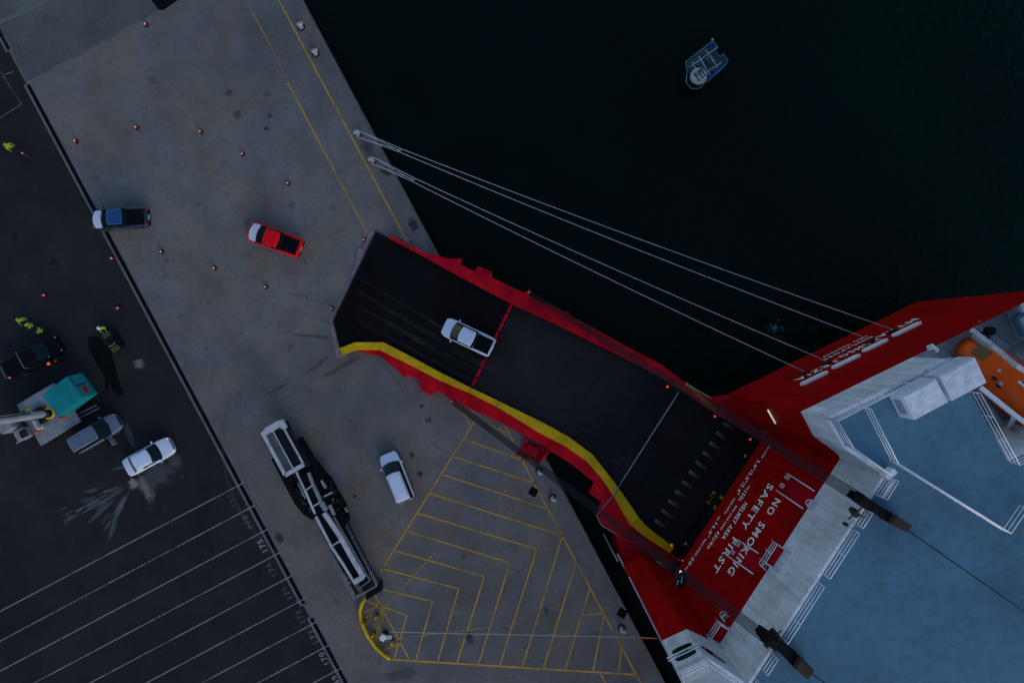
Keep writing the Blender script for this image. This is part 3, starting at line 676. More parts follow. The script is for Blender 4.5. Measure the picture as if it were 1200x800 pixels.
# plate joints and tyre tracks on the ramp
b_ = MB()
for f in (.12, .24, .36, .60, .72, .84):
    p, q_ = RP(440+(897-440)*f, 290+(516-290)*f, .016), RP(390+(788-390)*f, 392+(640-392)*f, .016)
    p, q_ = p.lerp(q_, .10), p.lerp(q_, .93); d_ = (q_-p).normalized(); x_ = d_.cross(rn)*.02; b_.poly([p-x_, p+x_, q_+x_, q_-x_])
b_.build('plate_joints', M['void'], ramp)
b_ = MB()
for o_ in (-26, -4, 16, 38):
    for w_ in (0, 20):
        p, q_ = RP(418+.0*o_, 345+o_*.8+w_*.0+w_*.8, .019), RP(800+o_*.4-w_*.45, 560+o_*.5+w_*.75, .019); d_ = (q_-p).normalized(); x_ = d_.cross(rn)*.14
        b_.poly([p-x_, p+x_, q_+x_, q_-x_])
b_.build('tyre_tracks', worn_paint('track_dust', (.016, .016, .016), .58), ramp)
# hinge strip across the ramp
b_ = MB(); p, q_ = RP(600, 356, .03), RP(553, 453, .03); t_ = (q_-p).normalized(); x_ = t_.cross(rn)*.13
for k in range(9):
    f0, f1 = k/9+.008, (k+1)/9-.008; e0, e1 = p.lerp(q_, f0), p.lerp(q_, f1)
    b_.down([e0-x_, e0+x_, e1+x_, e1-x_], .06)
b_.build('hinge_strip', M['ramp_red'], ramp)
b_ = MB(); p, q_ = RP(600, 356, .012), RP(553, 453, .012); x_ = t_.cross(rn)*.3
b_.poly([p-x_, p+x_, q_+x_, q_-x_]); b_.build('hinge_gap', M['void'], ramp)
# joint of the third section: pale steel bar running over kerb and girder
b_ = MB(); b_.tube([RP(796, 459, .06), RP(725, 570, .06)], .07, 6); b_.tube([RP(725, 570, .40), RP(718, 581, .40)], .06, 6)
b_.tube([RP(718, 581, .03), RP(699, 604, .03), RP(705, 615, .03), RP(757, 646, .03)], .05, 6); b_.build('section_joint', M['steel'], ramp)
b_ = MB(); b_.tube([RP(804, 449, .46), RP(839, 470, .46), RP(878, 497, .46)], .05, 6); b_.build('edge_bar', M['steel'], ramp)
# paired anti-skid bars
b_ = MB()
for k in range(11):
    f = k/10; u, v = 848 + (768-848)*f, 494 + (608-494)*f
    for o_ in (0, 2.2):
        u0, v0 = u - o_*.55, v + o_*.85
        b_.tube([RP(u0, v0, .03), RP(u0+12.5, v0+8.5, .03)], .017, 4)
b_.build('tread_bars', M['light_steel'], ramp)
# chequered warning edges
for a, c, nn_ in (((803, 449), (838, 480), 18), ((725, 588), (741, 616), 9)):
    b_ = MB()
    for k in range(nn_):
        f = (k+.5)/nn_; p = RP(a[0]+(c[0]-a[0])*f, a[1]+(c[1]-a[1])*f, .50 if a[0] > 800 else .05); d_ = (RP(*c) - RP(*a)).normalized(); s_ = d_.cross(rn)
        w = (c[0]-a[0])
        L_ = (RP(*c)-RP(*a)).length/nn_
        for t, o_ in ((0, -.09), (1, .09)):
            m_ = p + s_*o_ + d_*(L_*.25*(1 if t else -1)); b_.poly([m_+d_*L_*.22+s_*.08, m_+d_*L_*.22-s_*.08, m_-d_*L_*.22-s_*.08, m_-d_*L_*.22+s_*.08])
    b_.build('warning_checks', M['ramp_yellow'], ramp)
# tip plate on the quay
b_ = MB(); q_ = [(440, 271), (390, 376), (399, 412), (402, 419), (395, 419), (385.5, 377), (411, 322), (434, 270)]
b_.down([P(u, v, .07) for u, v in q_], .06); b_.build('tip_plate', M['pink_plate'], ramp)
for q_ in ([(467, 277), (474, 275), (482, 281), (479, 287)], [(420, 291), (428, 292), (423, 303), (417, 303)], [(399, 414), (408, 415), (405, 419), (398, 420)]):
    b_ = MB(); b_.down([P(u, v, .09) for u, v in q_], .05); b_.build('bearing_pad', M['pink_plate'], ramp)
# bracket heads where the hoist wires take hold
for u, v in ((620, 343), (530, 470)):
    p = RP(u, v, .5); b_ = MB(); b_.box(p, (.35, .5, .7), math.atan2(ra.y, ra.x), 0, .05); b_.build('lifting_lug', M['ramp_red'], ramp)
    b_ = MB(); b_.lathe(p + UP*.35, [(.1, 0), (.12, .06), (.05, .12)], 10); b_.build('lug_pin', M['light_steel'], ramp)
# support leg under the starboard girder
b_ = MB()
pp = [P(u, v, .08) for u, v in ((605, 533), (613, 520), (640, 526), (633, 543))]
b_.prism([at(p, .16) for p in pp], [at(p, .0) for p in pp])
for a, c in (((614, 521), (618, 512)), ((640, 526), (648, 523)), ((632, 540), (644, 528))):
    b_.tube([P(a[0], a[1], .1), RP(c[0], c[1], -.3)], .16, 8)
b_.tube([P(614, 521, .2), P(640, 526, .9)], .09, 6); b_.tube([P(607, 531, .15), P(632, 542, .15)], .12, 6)
b_.box(P(623, 526, .45), (1.1, .7, .5), R(-30), 0, .05)
b_.build('support_leg', M['hull_red_dull'], ramp)
# running lamps
for u, v in ((782, 453), (837.5, 487.5), (879, 514.5), (787, 638)):
    p = RP(u, v, .25); b_ = MB(); b_.box(p - UP*.12, (.3, .3, .2), .5, 0, .03); o = b_.build('lamp', M['dark_steel'], ramp)
    b = MB(); b.lathe(p, [(.09, 0), (.115, .07), (.05, .14)], 10); b.build('lens', M['glow_orange'] if u == 787 else M['glow_red'], o)
b_ = MB(); b_.tube([RP(799, 656, .4), RP(804, 660, .4)], .07, 6); b_.build('marker_tube', M['glow_red'], ramp)
# dock letters on the car deck sill
b_ = MB(); ov = RP(838, 581, .02)
for a, c, w in (((844, 581), (847, 584), .22), ((838, 592), (837.5, 597), .2)): 
    p, q_ = RP(*a, .02), RP(*c, .02); s_ = (q_-p).normalized().cross(rn)*w/2; b_.poly([p+s_, q_+s_, q_-s_, p-s_])
put_text(b_, '01-5', RP(839.5, 577, .02), -rs if rs.dot(rwd) < 0 else rs, -ra, 1.25, .38)
b_.build('sill_marking', M['ramp_yellow'], ramp)
b_ = MB(); b_.tube([RP(864, 565, .2), onwall(872, 571)+wn*.3], .03, 5); b_.build('sill_chain', M['light_steel'], ramp)
for u, v in ((873.5, 534), (803.5, 637), (794.5, 656)):
    b_ = MB(); p = RP(u, v, .1); b_.lathe(p, [(.16, 0), (.18, .08), (.06, .14)], 10); b_.build('deck_socket', M['steel'], ramp)
# pale wedge fillets beside the hinge
for qa, zz in (([(882, 500), (899, 506), (896, 513)], 3.4), ([(769, 657), (775, 659), (784, 672), (783, 675), (779, 674)], 3.6)):
    b_ = MB(); b_.down([P(u, v, zz) for u, v in qa], .25); b_.build('hinge_fillet', M['light_steel'], ship)
ch0 = (outer[5]-outer[4]).normalized(); chn = Vector((-ch0.y, ch0.x, 0)); chn = chn if chn.y > 0 else -chn
# lamps on the hull
p0, p1 = P(901, 478, 6.2), P(911, 495, 6.2)
cn = Vector((-(outer[3]-outer[2]).y, (outer[3]-outer[2]).x, 0)).normalized()
if cn.dot(wn) < 0 and False: cn = -cn
b_ = MB(); a = D(*d1); c = D(*d2); pn = Vector((-(c-a).y, (c-a).x, 0)).normalized()
if pn.dot(wn) < 0: pn = -pn
q0, q1 = ray_plane(901.5, 479, a, pn) + pn*.12, ray_plane(910.5, 495, a, pn) + pn*.12
b_.tube([q0, q1], .065, 8); b_.build('tube_lamp', M['glow_white'], ship)
b_ = MB(); p = onwall(801, 672) + wn*.3
b_.lathe(p, [(.05, -.06), (.11, 0), (.05, .06)], 10); o = b_.build('sill_lamp', M['glow_warm'], ship)
# green notice board at the sill corner
c_ = onwall(802, 684) + wn*.45; b_ = MB()
ring = lambda z, s_: [c_ + rwd*(math.cos(t)*.95*s_) + wn*(math.sin(t)*.42*s_) + UP*z for t in [i_*math.pi/8 for i_ in range(16)]]
b_.loft([ring(-.25, .9), ring(0, 1), ring(.1, .95)]); o = b_.build('sill_beacon', M['sign_green'], ship)
b = MB(); b.tube([c_+rwd*-.5+wn*.1+UP*.12, c_+wn*-.15+rwd*.05+UP*.12, c_+rwd*.0+wn*.2+UP*.12, c_+rwd*.6+UP*.12], .05, 5); b.build('arrow', M['rail_white'], o)
# hoist wires, sheaves and beams ----------------------------------------------
def hoist(lug, sheave, quadz, drum, beam, tail):
    a = RP(lug[0], lug[1], 1.0); c = P(sheave[0], sheave[1], ZD+1.1); dd = (c-a); s_ = Vector((-dd.y, dd.x, 0)).normalized()
    for k in range(6):
        o_ = (k-2.5); b_ = MB(); b_.tube([a + s_*o_*.085, a.lerp(c, .5)+s_*o_*.10 - UP*.12, c + s_*o_*.115], .034, 5); b_.build('hoist_wire', M['dark_steel'], ship)
    b_ = MB(); tp = [P(u, v, ZD+1.6) for u, v in drum]; cc = sum(tp, Vector())/4
    mid = [at(cc + (p-cc)*1.0, ZD+.9) for p in tp]
    b_.loft([[at(cc+(p-cc)*.8, ZD+.1) for p in tp], mid, [cc+(p-cc)*1.0 for p in tp], [cc+(p-cc)*.7+UP*.25 for p in tp]], 0, True)
    b_.build('wire_sheave', M['black_rubber'], ship)
    b_ = MB(); tp = [P(u, v, ZD+1.0) for u, v in beam[:4]]; b_.down(tp, .9); o = b_.build('winch_beam', M['black_rubber'], ship)
    tp = [P(u, v, ZD+1.2) for u, v in beam[4:]]; b = MB(); cc = sum(tp, Vector())/4
    b.loft([[at(cc+(p-cc)*1.0, ZD+.05) for p in tp], tp, [cc+(p-cc)*.85+UP*.15 for p in tp]], 0, True); b.build('winch_housing', M['brown_steel'], o)
    b_ = MB(); b_.tube([P(tail[0], tail[1], ZD+.35), P(tail[2], tail[3], ZD+.35)], .035, 5); b_.build('deck_wire', M['dark_steel'], ship)
hoist((620, 343), (1010, 585), 0, [(1004, 587), (1011, 578.5), (1025, 588), (1019.5, 599)], [(1022, 598), (1026, 589), (1049, 603), (1043, 611.5), (1042, 612), (1048.5, 603), (1069, 615.5), (1063, 624)], (1064, 621, 1300, 786))
hoist((530, 470), (899, 748), 0, [(893, 750.5), (900, 741.5), (916, 752), (909, 763.5)], [(911, 762), (916, 753), (939, 770), (931, 781), (930, 782), (937.5, 769.5), (954, 785), (946.5, 796)], (950, 788, 1100, 893))
for u, v in ((1001, 600), (908, 742)):
    b_ = MB(); c_ = P(u, v, ZD+.3)
    b_.box(c_, (.3, .55, .5), R(35), 0, .05); b_.tube([c_+Vector((-.45, -.35, .2)), c_+Vector((.2, .4, .5))], .05, 6); b_.tube([c_+Vector((-.35, .35, .2)), c_+Vector((.35, -.2, .4))], .05, 6)
    b_.lathe(c_+Vector((-.5, -.7, -.2)), [(.11, 0), (.11, .35), (.06, .4)], 10); b_.build('sheave_bracket', M['brown_steel'], ship)
# streaks of rust and soot on the white recess wall are part of its paint
# lifeboat bay furniture -------------------------------------------------------
def beam(name, pts, w, mat='rail_white', parent=ship):
    b = MB()
    for p, q_ in zip(pts, pts[1:]):
        d_ = (q_-p).normalized(); s_ = d_.cross(UP).normalized()*w/2; u_ = s_.cross(d_).normalized()*w*.4
        b.prism([p+s_+u_, p-s_+u_, p-s_-u_, p+s_-u_], [q_+s_+u_, q_-s_+u_, q_-s_-u_, q_+s_-u_])
    return b.build(name, M[mat], parent)
beam('davit_arm', [P(1149, 454, 22.8), P(1190, 487, 23.2), P(1216, 506, 23.2)], .26)
beam('davit_leg', [P(1189, 487, 22.9), P(1180, 506, 19)], .30)
beam('davit_arm', [P(1138, 386, 21.6), P(1162, 404, 22.4), P(1190, 428, 23), P(1220, 446, 23)], .26, 'light_steel')
beam('launch_rail', [P(1140, 392, 20.2), P(1168, 418, 20.6), P(1220, 463, 21.2)], .36, 'steel')
beam('launch_rail', [P(1118, 420, 19.2), P(1180, 508, 19.6), P(1200, 540, 19.6)], .30, 'light_steel')
b_ = MB(); b_.lathe(P(1157, 388, 21), [(.3, 0), (.3, .4), (.15, .45)], 14); b_.build('winch_drum', M['black_rubber'], ship)
b_ = MB()
for k in range(5): b_.tube([P(1146+k*3, 378+k*2.2, 19.6), P(1150+k*5, 376+k*8, 19.6)], .05, 5)
b_.build('wire_guide', M['steel'], ship)
for u, v in ((1146, 391), (1152, 396)):
    b_ = MB(); b_.lathe(P(u, v, 19), [(.14, -.3), (.14, .5), (.05, .6)], 8); b_.build('mooring_bitt', M['dark_steel'], ship)
b_ = MB(); b_.box(P(1090, 407, 20.4), (.3, .3, .3), .4, 0, .03); b_.tube([P(1091, 404, 20.6), P(1099, 411, 20.6)], .13, 8); b_.build('bulwark_light', M['rail_white'], ship)
b_ = MB(); b_.down([P(u, v, 20.2) for u, v in ((1191, 372), (1206, 362), (1214, 384), (1201, 394))], .5); o = b_.build('skylight', M['deck_blue'], ship)
b = MB(); b.down([P(u, v, 20.26) for u, v in ((1195, 374), (1206, 367), (1211, 382), (1202, 388))], .04); b.build('pane', M['light_steel'], o)
b_ = MB(); a, c = P(1183, 406, 19.2), P(1206, 398, 19.2); dd = P(1200, 424, 21)-a
for k in range(9):
    f = k/9; b_.down([a+dd*f, c+dd*f, c+dd*(f+.07), a+dd*(f+.07)], .05)
b_.build('stair_flight', M['steel'], ship)
b_ = MB(); b_.poly([P(u, v, 18.66) for u, v in ((1150, 376), (1188, 357), (1200, 395), (1182, 404))]); b_.build('bay_floor_plate', M['deck_grey'], ship)
for u, v, c_ in ((1189, 504, 'olive'), (1187, 518, 'ramp_yellow'), (1195, 513, 'steel')):
    b_ = MB(); b_.lathe(P(u, v, 18.7), [(.35, 0), (.4, .4), (.3, .7)], 12); b_.box(P(u, v, 19.2)+Vector((.2, .1, 0)), (.5, .35, .4), .5, 0, .05); b_.build('winch', M[c_], ship)

# ------------------------------------------------------------------ lifeboat (lies on its slip: its own thing)
bow = P(1121, 402, 18.95); stern = P(1236, 509, 20.4); ax = (stern-bow); LBL = ax.length; ax.normalize()
sd = ax.cross(UP).normalized(); up2 = sd.cross(ax).normalized()
lb_ = empty('lifeboat', bow.lerp(stern, .5), 'enclosed orange lifeboat on its slip at the ship stern beside two white boxes', 'lifeboat')
b_ = MB(); rings = []
for f, w, zb_, zt_ in ((0, .42, .35, .9), (.03, .72, .1, 1.15), (.10, 1.02, -.15, 1.4), (.22, 1.28, -.3, 1.65), (.45, 1.45, -.35, 1.95), (.60, 1.45, -.35, 2.0), (.62, 1.45, -.35, 2.5), (.8, 1.35, -.3, 2.5), (.86, 1.3, -.3, 1.9), (1, 1.05, -.1, 1.6)):
    c_ = bow + ax*(f*LBL)
    prof = [(-.35, zb_), (-.85, zb_+.2), (-1.0, .75), (-.93, zt_*.72), (-.62, zt_*.95), (-.25, zt_), (.25, zt_), (.62, zt_*.95), (.93, zt_*.72), (1.0, .75), (.85, zb_+.2), (.35, zb_)]
    rings.append([c_ + sd*(x*w) + up2*z for x, z in prof])
b_.loft(rings, 0, True, True); b_.build('canopy_hull', M['orange'], lb_)
b_ = MB(); c_ = bow + ax*(.13*LBL) + up2*1.50
b_.prism([c_+sd*.42+ax*-.4+up2*-.1, c_+sd*-.42+ax*-.4+up2*-.1, c_+sd*-.42+ax*.45+up2*.1, c_+sd*.42+ax*.45+up2*.1], [c_+sd*.42+ax*-.4+up2*-.3, c_+sd*-.42+ax*-.4+up2*-.3, c_+sd*-.42+ax*.45+up2*-.3, c_+sd*.42+ax*.45+up2*-.3]); b_.build('bow_hatch', M['brown_hatch'], lb_)
b_ = MB()
for f, x in ((.34, .75), (.40, .9), (.36, -.2)):
    c_ = bow + ax*(f*LBL) + sd*x + up2*1.7; b_.box(c_, (.5, .22, .12), math.atan2(ax.y, ax.x)+.4, 0, .02)
for f, x in ((.63, .75), (.66, .4), (.63, -.6), (.70, 1.15)):
    c_ = bow + ax*(f*LBL) + sd*x + up2*2.4; b_.box(c_, (.22, .6, .16), math.atan2(ax.y, ax.x)+.3, 0, .02)
b_.build('window', M['glass'], lb_)
b_ = MB()
for f, x in ((.30, .3), (.38, .85), (.62, .15), (.48, -.7)):
    c_ = bow + ax*(f*LBL) + sd*x + up2*(1.95 if f < .6 else 2.53)
    for a in (0, 1.57): b_.box(c_, (.28, .05, .04), a+.4)
b_.build('reflective_cross', M['white'], lb_)
b_ = MB(); b_.tube([bow+ax*(.45*LBL)+up2*1.98, bow+ax*(.53*LBL)+up2*2.0], .09, 8); b_.build('grab_tube', M['white'], lb_)

# ------------------------------------------------------------------ mooring ropes
bpos = [P(420, 157, .68), P(437, 188, .68)]
for i, (k, fi, lab) in enumerate(((0, 0, 'uppermost of the four pale mooring ropes between quay and ship'), (0, 1, 'second pale mooring rope from the top, from the same bollard as the uppermost'),
                  (1, 2, 'third pale mooring rope from the top, from the lower roped bollard'), (1, 3, 'lowest of the four pale mooring ropes between quay and ship'))):
    a, c = bpos[k].copy(), fair[fi].copy(); s_ = Vector((c-a)); s_.z = 0; s_.normalize(); nn = Vector((-s_.y, s_.x, 0))
    if fi % 2: nn = -nn
    a1 = a + s_*4.5 + nn*.10; a1.z = a.z + (c.z-a.z)*.08
    pts = [a - s_*.25 + nn*.05, a + nn*.30, a1]
    for t in range(1, 15):
        f = t/14; x = a1.lerp(c, f); x.z -= 1.1*4*f*(1-f); pts.append(x)
    b_ = MB(); b_.tube(pts, .031, 6); o = b_.build('mooring_rope', M['rope']); tag(o, lab, 'rope', 'mooring ropes from bollards to the ship stern')
    b = MB(); nn2 = -nn; b.tube([a - s_*.25 + nn2*.05 - UP*.1, a + nn2*.30 - UP*.1, a + s_*4.5 - nn*.02 + UP*((c.z-a.z)*.08-.1)], .036, 6); b.build('eye_loop', M['rope'], o)
# rope stretched from the corner post over the quay to the ship's side
mp = empty('rope_post', P(452, 741, 0), 'white capped post inside the yellow curved guard rail', 'post')
b_ = MB(); b_.lathe(P(452, 741, 0), [(.30, 0), (.30, .08), (.12, .12), (.11, 1.0)], 12); b_.build('post', M['dark_steel'], mp)
b_ = MB(); c_ = P(452, 741, 0); b_.box(c_+Vector((-.05, .05, 1.15)), (.62, .5, .35), R(60), 0, .1); b_.tube([c_+Vector((.1, .1, 1.1)), c_+Vector((.75, .12, 1.0))], .06, 6); b_.tube([c_+Vector((.1, -.1, 1.1)), c_+Vector((.75, -.05, 1.0))], .06, 6); b_.build('head', M['white'], mp)
b_ = MB(); pts = [P(456+ (752-456)*f, 740 + 6.5*f, 1.0 - 2.6*f*(1-f)*.9) for f in [i/12 for i in range(13)]]
b_.tube(pts, .032, 5, 0); pe = [P(752+18*f, 746.5+.8*f, 1.0+.5*f) for f in (0, .5, 1)]; b_.tube(pe, .06, 6, 1)
o = b_.build('boundary_rope', [M['rope'], M['orange_plain']]); tag(o, 'thin pale rope across the hatched quay with an orange end reaching the red hull', 'rope')
# yellow guard rail and small stub posts
gr = empty('guard_rail', P(430, 730, 0), 'curved yellow pipe guard rail at the corner of the hatched area', 'guard rail')
arc = [(430, 698), (424, 707), (421.5, 716), (423, 728), (431, 745), (441, 759), (450, 767), (457, 771.5)]
b_ = MB(); b_.tube([P(u, v, .62) for u, v in arc], .16, 8); b_.build('top_pipe', M['ramp_yellow'], gr)
b_ = MB(); b_.tube([P(u, v, .25) for u, v in arc], .09, 8); b_.build('lower_pipe', M['ramp_yellow'], gr)
for u, v in arc[0::1]:
    b_ = MB(); b_.tube([P(u, v, 0), P(u, v, .6)], .09, 8); b_.build('post', M['ramp_yellow'], gr)
def stub():
    e = empty('yellow_bollard', (0, 0, 0), '', 'bollard', 'short yellow bollards inside the guard rail')
    b = MB(); b.lathe((0, 0, 0), [(.2, 0), (.2, .04), (.12, .05)], 12); b.build('foot', M['dark_steel'], e, True)
    b = MB(); b.lathe((0, 0, 0), [(.12, .05), (.12, .85), (.07, .93)], 12); b.build('tube', M['ramp_yellow'], e, True); return e
st = stub()
for i, (u, v, lab) in enumerate(((427, 727, 'short yellow bollard touching the inside of the curved guard rail'), (442.5, 720, 'short yellow bollard nearest the dark foot of the conveyor'), (438.5, 741, 'short yellow bollard left of the white capped post'), (460.5, 750, 'short yellow bollard right of and below the white capped post'))):
    o = st if i == 0 else copy_tree(st); o.location = P(u, v, 0); o['label'] = lab

# ------------------------------------------------------------------ vehicles (front towards +x)
def build_vehicle(name, label, cat, kind, L, W, body, bonnet_m, roof_m, u, v, heading, z0=0., tilt=None, rear='car', group=None, bed='liner'):
    e = empty(name, (0, 0, 0), label, cat, group)
    h = L/2; tall = kind in ('suv', 'ute'); zb = 1.06 if tall else .95; zroof = 1.78 if tall else 1.45; z1 = .32 if tall else .22
    # x positions of bonnet end, roof front, roof rear, cabin rear
    if kind == 'ute': xb, xf, xr, xc = h-.225*L, h-.375*L, h-.625*L, h-.655*L
    elif kind == 'suv': xb, xf, xr, xc = h-.225*L, h-.40*L, -h+.06*L, -h+.012*L
    else: xb, xf, xr, xc = h-.27*L, h-.43*L, h-.745*L, h-.865*L
    w = W/2
    def wf(x):
        d = h-x; r_ = x+h; k = 1.
        for dist, pts in ((d, [(0, .50), (.05, .70), (.17, .855), (.42, .95), (.9, 1)]), (r_, [(0, .80), (.05, .89), (.18, .955), (.5, 1)])):
            kk = 1.
            for (a, ya), (c, yc) in zip(pts, pts[1:]):
                if dist <= c: kk = ya + (yc-ya)*(dist-a)/(c-a); break
            k = min(k, kk)
        return w*k
    def zt(x):
        d = h-x
        if d < .06: return zb*.70 + d*2
        if x > xb: return zb - .02 - .12*((x-xb)/(h-xb))**2
        if kind == 'sedan' and x < xc: return zb + .02 - .06*((xc-x)/(xc+h))
        return zb + .01
    xs = sorted(set([-h, -h+.05, -h+.18, -h+.5, xc, xr, 0, xf, xb, h-.9, h-.6, h-.42, h-.28, h-.17, h-.1, h-.05, h] + [xb-.3]))
    rings = []
    for x in xs:
        ww, z = wf(x), zt(x)
        pr = [(-.90, z1), (-.985, z1+.14), (-1., z1+.40), (-.985, z-.14), (-.94, z-.03), (-.86, z), (-.4, z+.035), (0, z+.045), (.4, z+.035), (.86, z), (.94, z-.03), (.985, z-.14), (1., z1+.40), (.985, z1+.14), (.90, z1)]
        rings.append([Vector((x, y*ww, zz)) for y, zz in pr])
    b = MB(); b.loft(rings, 0, True, True); b.build('body', M[body], e, True)
    # bonnet panel
    b = MB(); g = []
    nx, ny = 8, 8
    for i in range(nx+1):
        x = xb + .02 + (h-.16-xb-.02)*i/nx; ww = wf(x)*.86
        row = []
        for j in range(ny+1):
            y = -1+2*j/ny; xx = x - (.10*(y*y) if i == nx else .10*(1-y*y)*-0*1)
            xx = x + .16*(1-y*y)*(1-i/nx) - .22*(y*y)*(i/nx); ww = wf(min(xx + .05, h))*.87
            row.append(Vector((xx, y*ww, zt(xx)+.052-.035*y*y*y*y - .012*abs(y))))
        g += row
    fs = [[i*(ny+1)+j, i*(ny+1)+j+1, (i+1)*(ny+1)+j+1, (i+1)*(ny+1)+j] for i in range(nx) for j in range(ny)]
    b.add(g, fs, 0, True); o = b.build('bonnet', M[bonnet_m], e, True)
    if bonnet_m != body: o['label'] = 'pale bonnet'
    # cabin ring at level s
    wb_, wr_ = w*.90, w*.75
    def ring(s_, off=0.):
        z = zb-.02 + (zroof-zb+.02)*s_; ww = wb_+(wr_-wb_)*s_ + off
        x0 = xb + .10 + (xf-xb-.10)*s_ + off; x1 = xc + (xr-xc)*s_ - off; out = []
        bul = .22*(1-s_*.55)
        for i in range(9):
            y = -1+2*i/8; out.append(Vector((x0 + bul*(1-y*y) - .02, y*ww, z)))
        for f in (.12, .36, .40, .66, .70, .94): out.append(Vector((x0 + (x1-x0)*f, ww, z)))
        for i in range(9):
            y = 1-2*i/8; out.append(Vector((x1 - .07*(1-y*y), y*ww, z)))
        for f in (.94, .70, .66, .40, .36, .12): out.append(Vector((x0 + (x1-x0)*f, -ww, z)))
        return out
    b = MB(); b.loft([ring(0), ring(.5), ring(.96)], 0, False, False); b.build('pillars', M[body] if kind == 'sedan' else M['liner'], e, True)
    r1 = ring(.95); cc = sum(r1, Vector())/len(r1); b = MB()
    tops = [r1]
    for k, dz in ((.97, .045), (.85, .075), (.5, .095), (.15, .10)): tops.append([Vector((cc.x+(p.x-cc.x)*k, p.y*k, p.z+dz)) for p in r1])
    b.loft(tops, 0, True, True); o = b.build('roof', M[roof_m], e, True)
    def glass_panel(nm, i0, i1, s0, s1):
        b = MB(); A = ring(s0, .008)[i0:i1+1]; Bq = ring(s1, .008)[i0:i1+1]; k = len(A)
        b.add(A+Bq, [[i, i+1, k+i+1, k+i] for i in range(k-1)], 0, True); b.build(nm, M['glass'], e, True)
    glass_panel('windscreen', 0, 8, .06, .93); glass_panel('rear_window', 15, 23, .12, .9)
    for i0, i1 in ((9, 10), (11, 12)) + (((13, 14),) if kind == 'suv' else ()): glass_panel('side_window', i0, i1, .10, .86)
    for i0, i1 in ((28, 29), (26, 27)) + (((24, 25),) if kind == 'suv' else ()): glass_panel('side_window', i0, i1, .10, .86)
    if kind == 'ute':
        b = MB(); x0, x1 = xc-.06, -h+.16; yy = w*.80
        b.box(((x0+x1)/2, 0, zb+.055), (x0-x1, 2*yy, .03), 0, 0, .01); b.build('bed_cover', M[bed], e, True)
        b = MB(); b.tube([(xc-.1, yy*.98, zb+.09), (x1, yy*.98, zb+.09)], .02, 5); b.tube([(xc-.1, -yy*.98, zb+.09), (x1, -yy*.98, zb+.09)], .02, 5); b.tube([(x1, -yy*.98, zb+.09), (x1, yy*.98, zb+.09)], .02, 5); b.build('bed_rail', M[body], e, True)
    if kind == 'suv':
        for s_ in (-1, 1):
            b = MB(); b.tube([(xf-.2, s_*wr_*.90, zroof+.04), (xf-.3, s_*wr_*.90, zroof+.11), (xr+.3, s_*wr_*.90, zroof+.11), (xr+.2, s_*wr_*.90, zroof+.04)], .022, 5); b.build('roof_rail', M['steel'], e, True)
    for s_ in (-1, 1):
        b = MB(); b.box((xb-.12, s_*(w+.10), zb+.08), (.16, .2, .16), 0, 0, .05); b.build('mirror', M[body], e, True)
        b = MB(); b.box((h-.16, s_*w*.60, zb*.78), (.14, .34, .13), -s_*.55, 0, .04); b.build('headlight', M['lamp_glass'], e, True)
        b = MB(); b.box((-h+.03, s_*w*.74, zb*.78), (.10, .26, .3), s_*.2, 0, .03); b.build('tail_light', M['tail'], e, True)
        b = MB(); b.box((.25*L*.2, s_*(w+.005), zb-.20), (.16, .03, .03), 0, 0, .01); b.build('door_handle', M['steel'], e, True)
    b = MB(); b.box((h-.02, 0, zb*.62), (.10, w*1.0, .2), 0, 0, .03); b.build('grille', M['black_rubber'], e, True)
    b = MB(); b.box((-h-.005, 0, zb*.6), (.03, .46, .13), 0, 0, .005); b.build('number_plate', M['white'], e, True)
    b = MB(); b.box((-h+.02, 0, .5), (.14, W*.84, .2), 0, 0, .06); b.build('rear_bumper', M['black_rubber'] if kind == 'ute' else M[body], e, True)
    rad = .38 if tall else .32
    for x in (h-.19*L, -h+.21*L):
        for s_ in (-1, 1):
            b = MB(); c_ = Vector((x, s_*(w-.10), rad))
            rg = [[c_ + Vector((rr_*math.cos(t*math.pi/10), yo*s_, rr_*math.sin(t*math.pi/10))) for t in range(20)] for rr_, yo in ((rad*.8, -.11), (rad, -.08), (rad, .08), (rad*.8, .115))]
            b.loft(rg, 0, True, True); wl = b.build('wheel', M['black_rubber'], e, True)
            b = MB(); rg = [[c_ + Vector((rr_*math.cos(t*math.pi/7), yo*s_, rr_*math.sin(t*math.pi/7))) for t in range(14)] for rr_, yo in ((rad*.62, .10), (rad*.60, .125), (rad*.2, .105))]
            b.loft(rg, 0, True, False); b.build('rim', M['rim'], wl, True)
    p = P(u, v, z0 + (zroof if kind == 'x' else .9)) ; e.location = (p.x, p.y, z0)
    a = math.atan2(-heading[1], heading[0]); e.rotation_euler = (0, 0, a)
    if tilt is not None:
        fx = Vector((math.cos(a), math.sin(a), 0)); fx = (fx - tilt*fx.dot(tilt)).normalized(); fy = tilt.cross(fx)
        e.rotation_euler = Matrix((fx, fy, tilt)).transposed().to_euler()
    return e
cg = 'cars and pickups around the ramp'
v_white = build_vehicle('pickup_truck', 'white pickup with a dark load bed driving off the ramp over its red hinge', 'pickup', 'ute', 5.0, 1.86, 'car_white', 'car_white', 'car_white', 549, 395, (-51, -24), RP(549, 395).z + .015, rn, group=cg)
v_red = build_vehicle('pickup_truck', 'red pickup with a pale bonnet on the open concrete among the cones', 'pickup', 'ute', 5.15, 1.90, 'car_red', 'car_silver', 'car_red', 321.5, 280.5, (-58, -21), group=cg)
v_blue = build_vehicle('pickup_truck', 'dark blue pickup with a pale bonnet crossing the black drain', 'pickup', 'ute', 5.2, 1.90, 'car_navy', 'car_silver', 'car_blue', 140, 256, (-64, 4), group=cg)
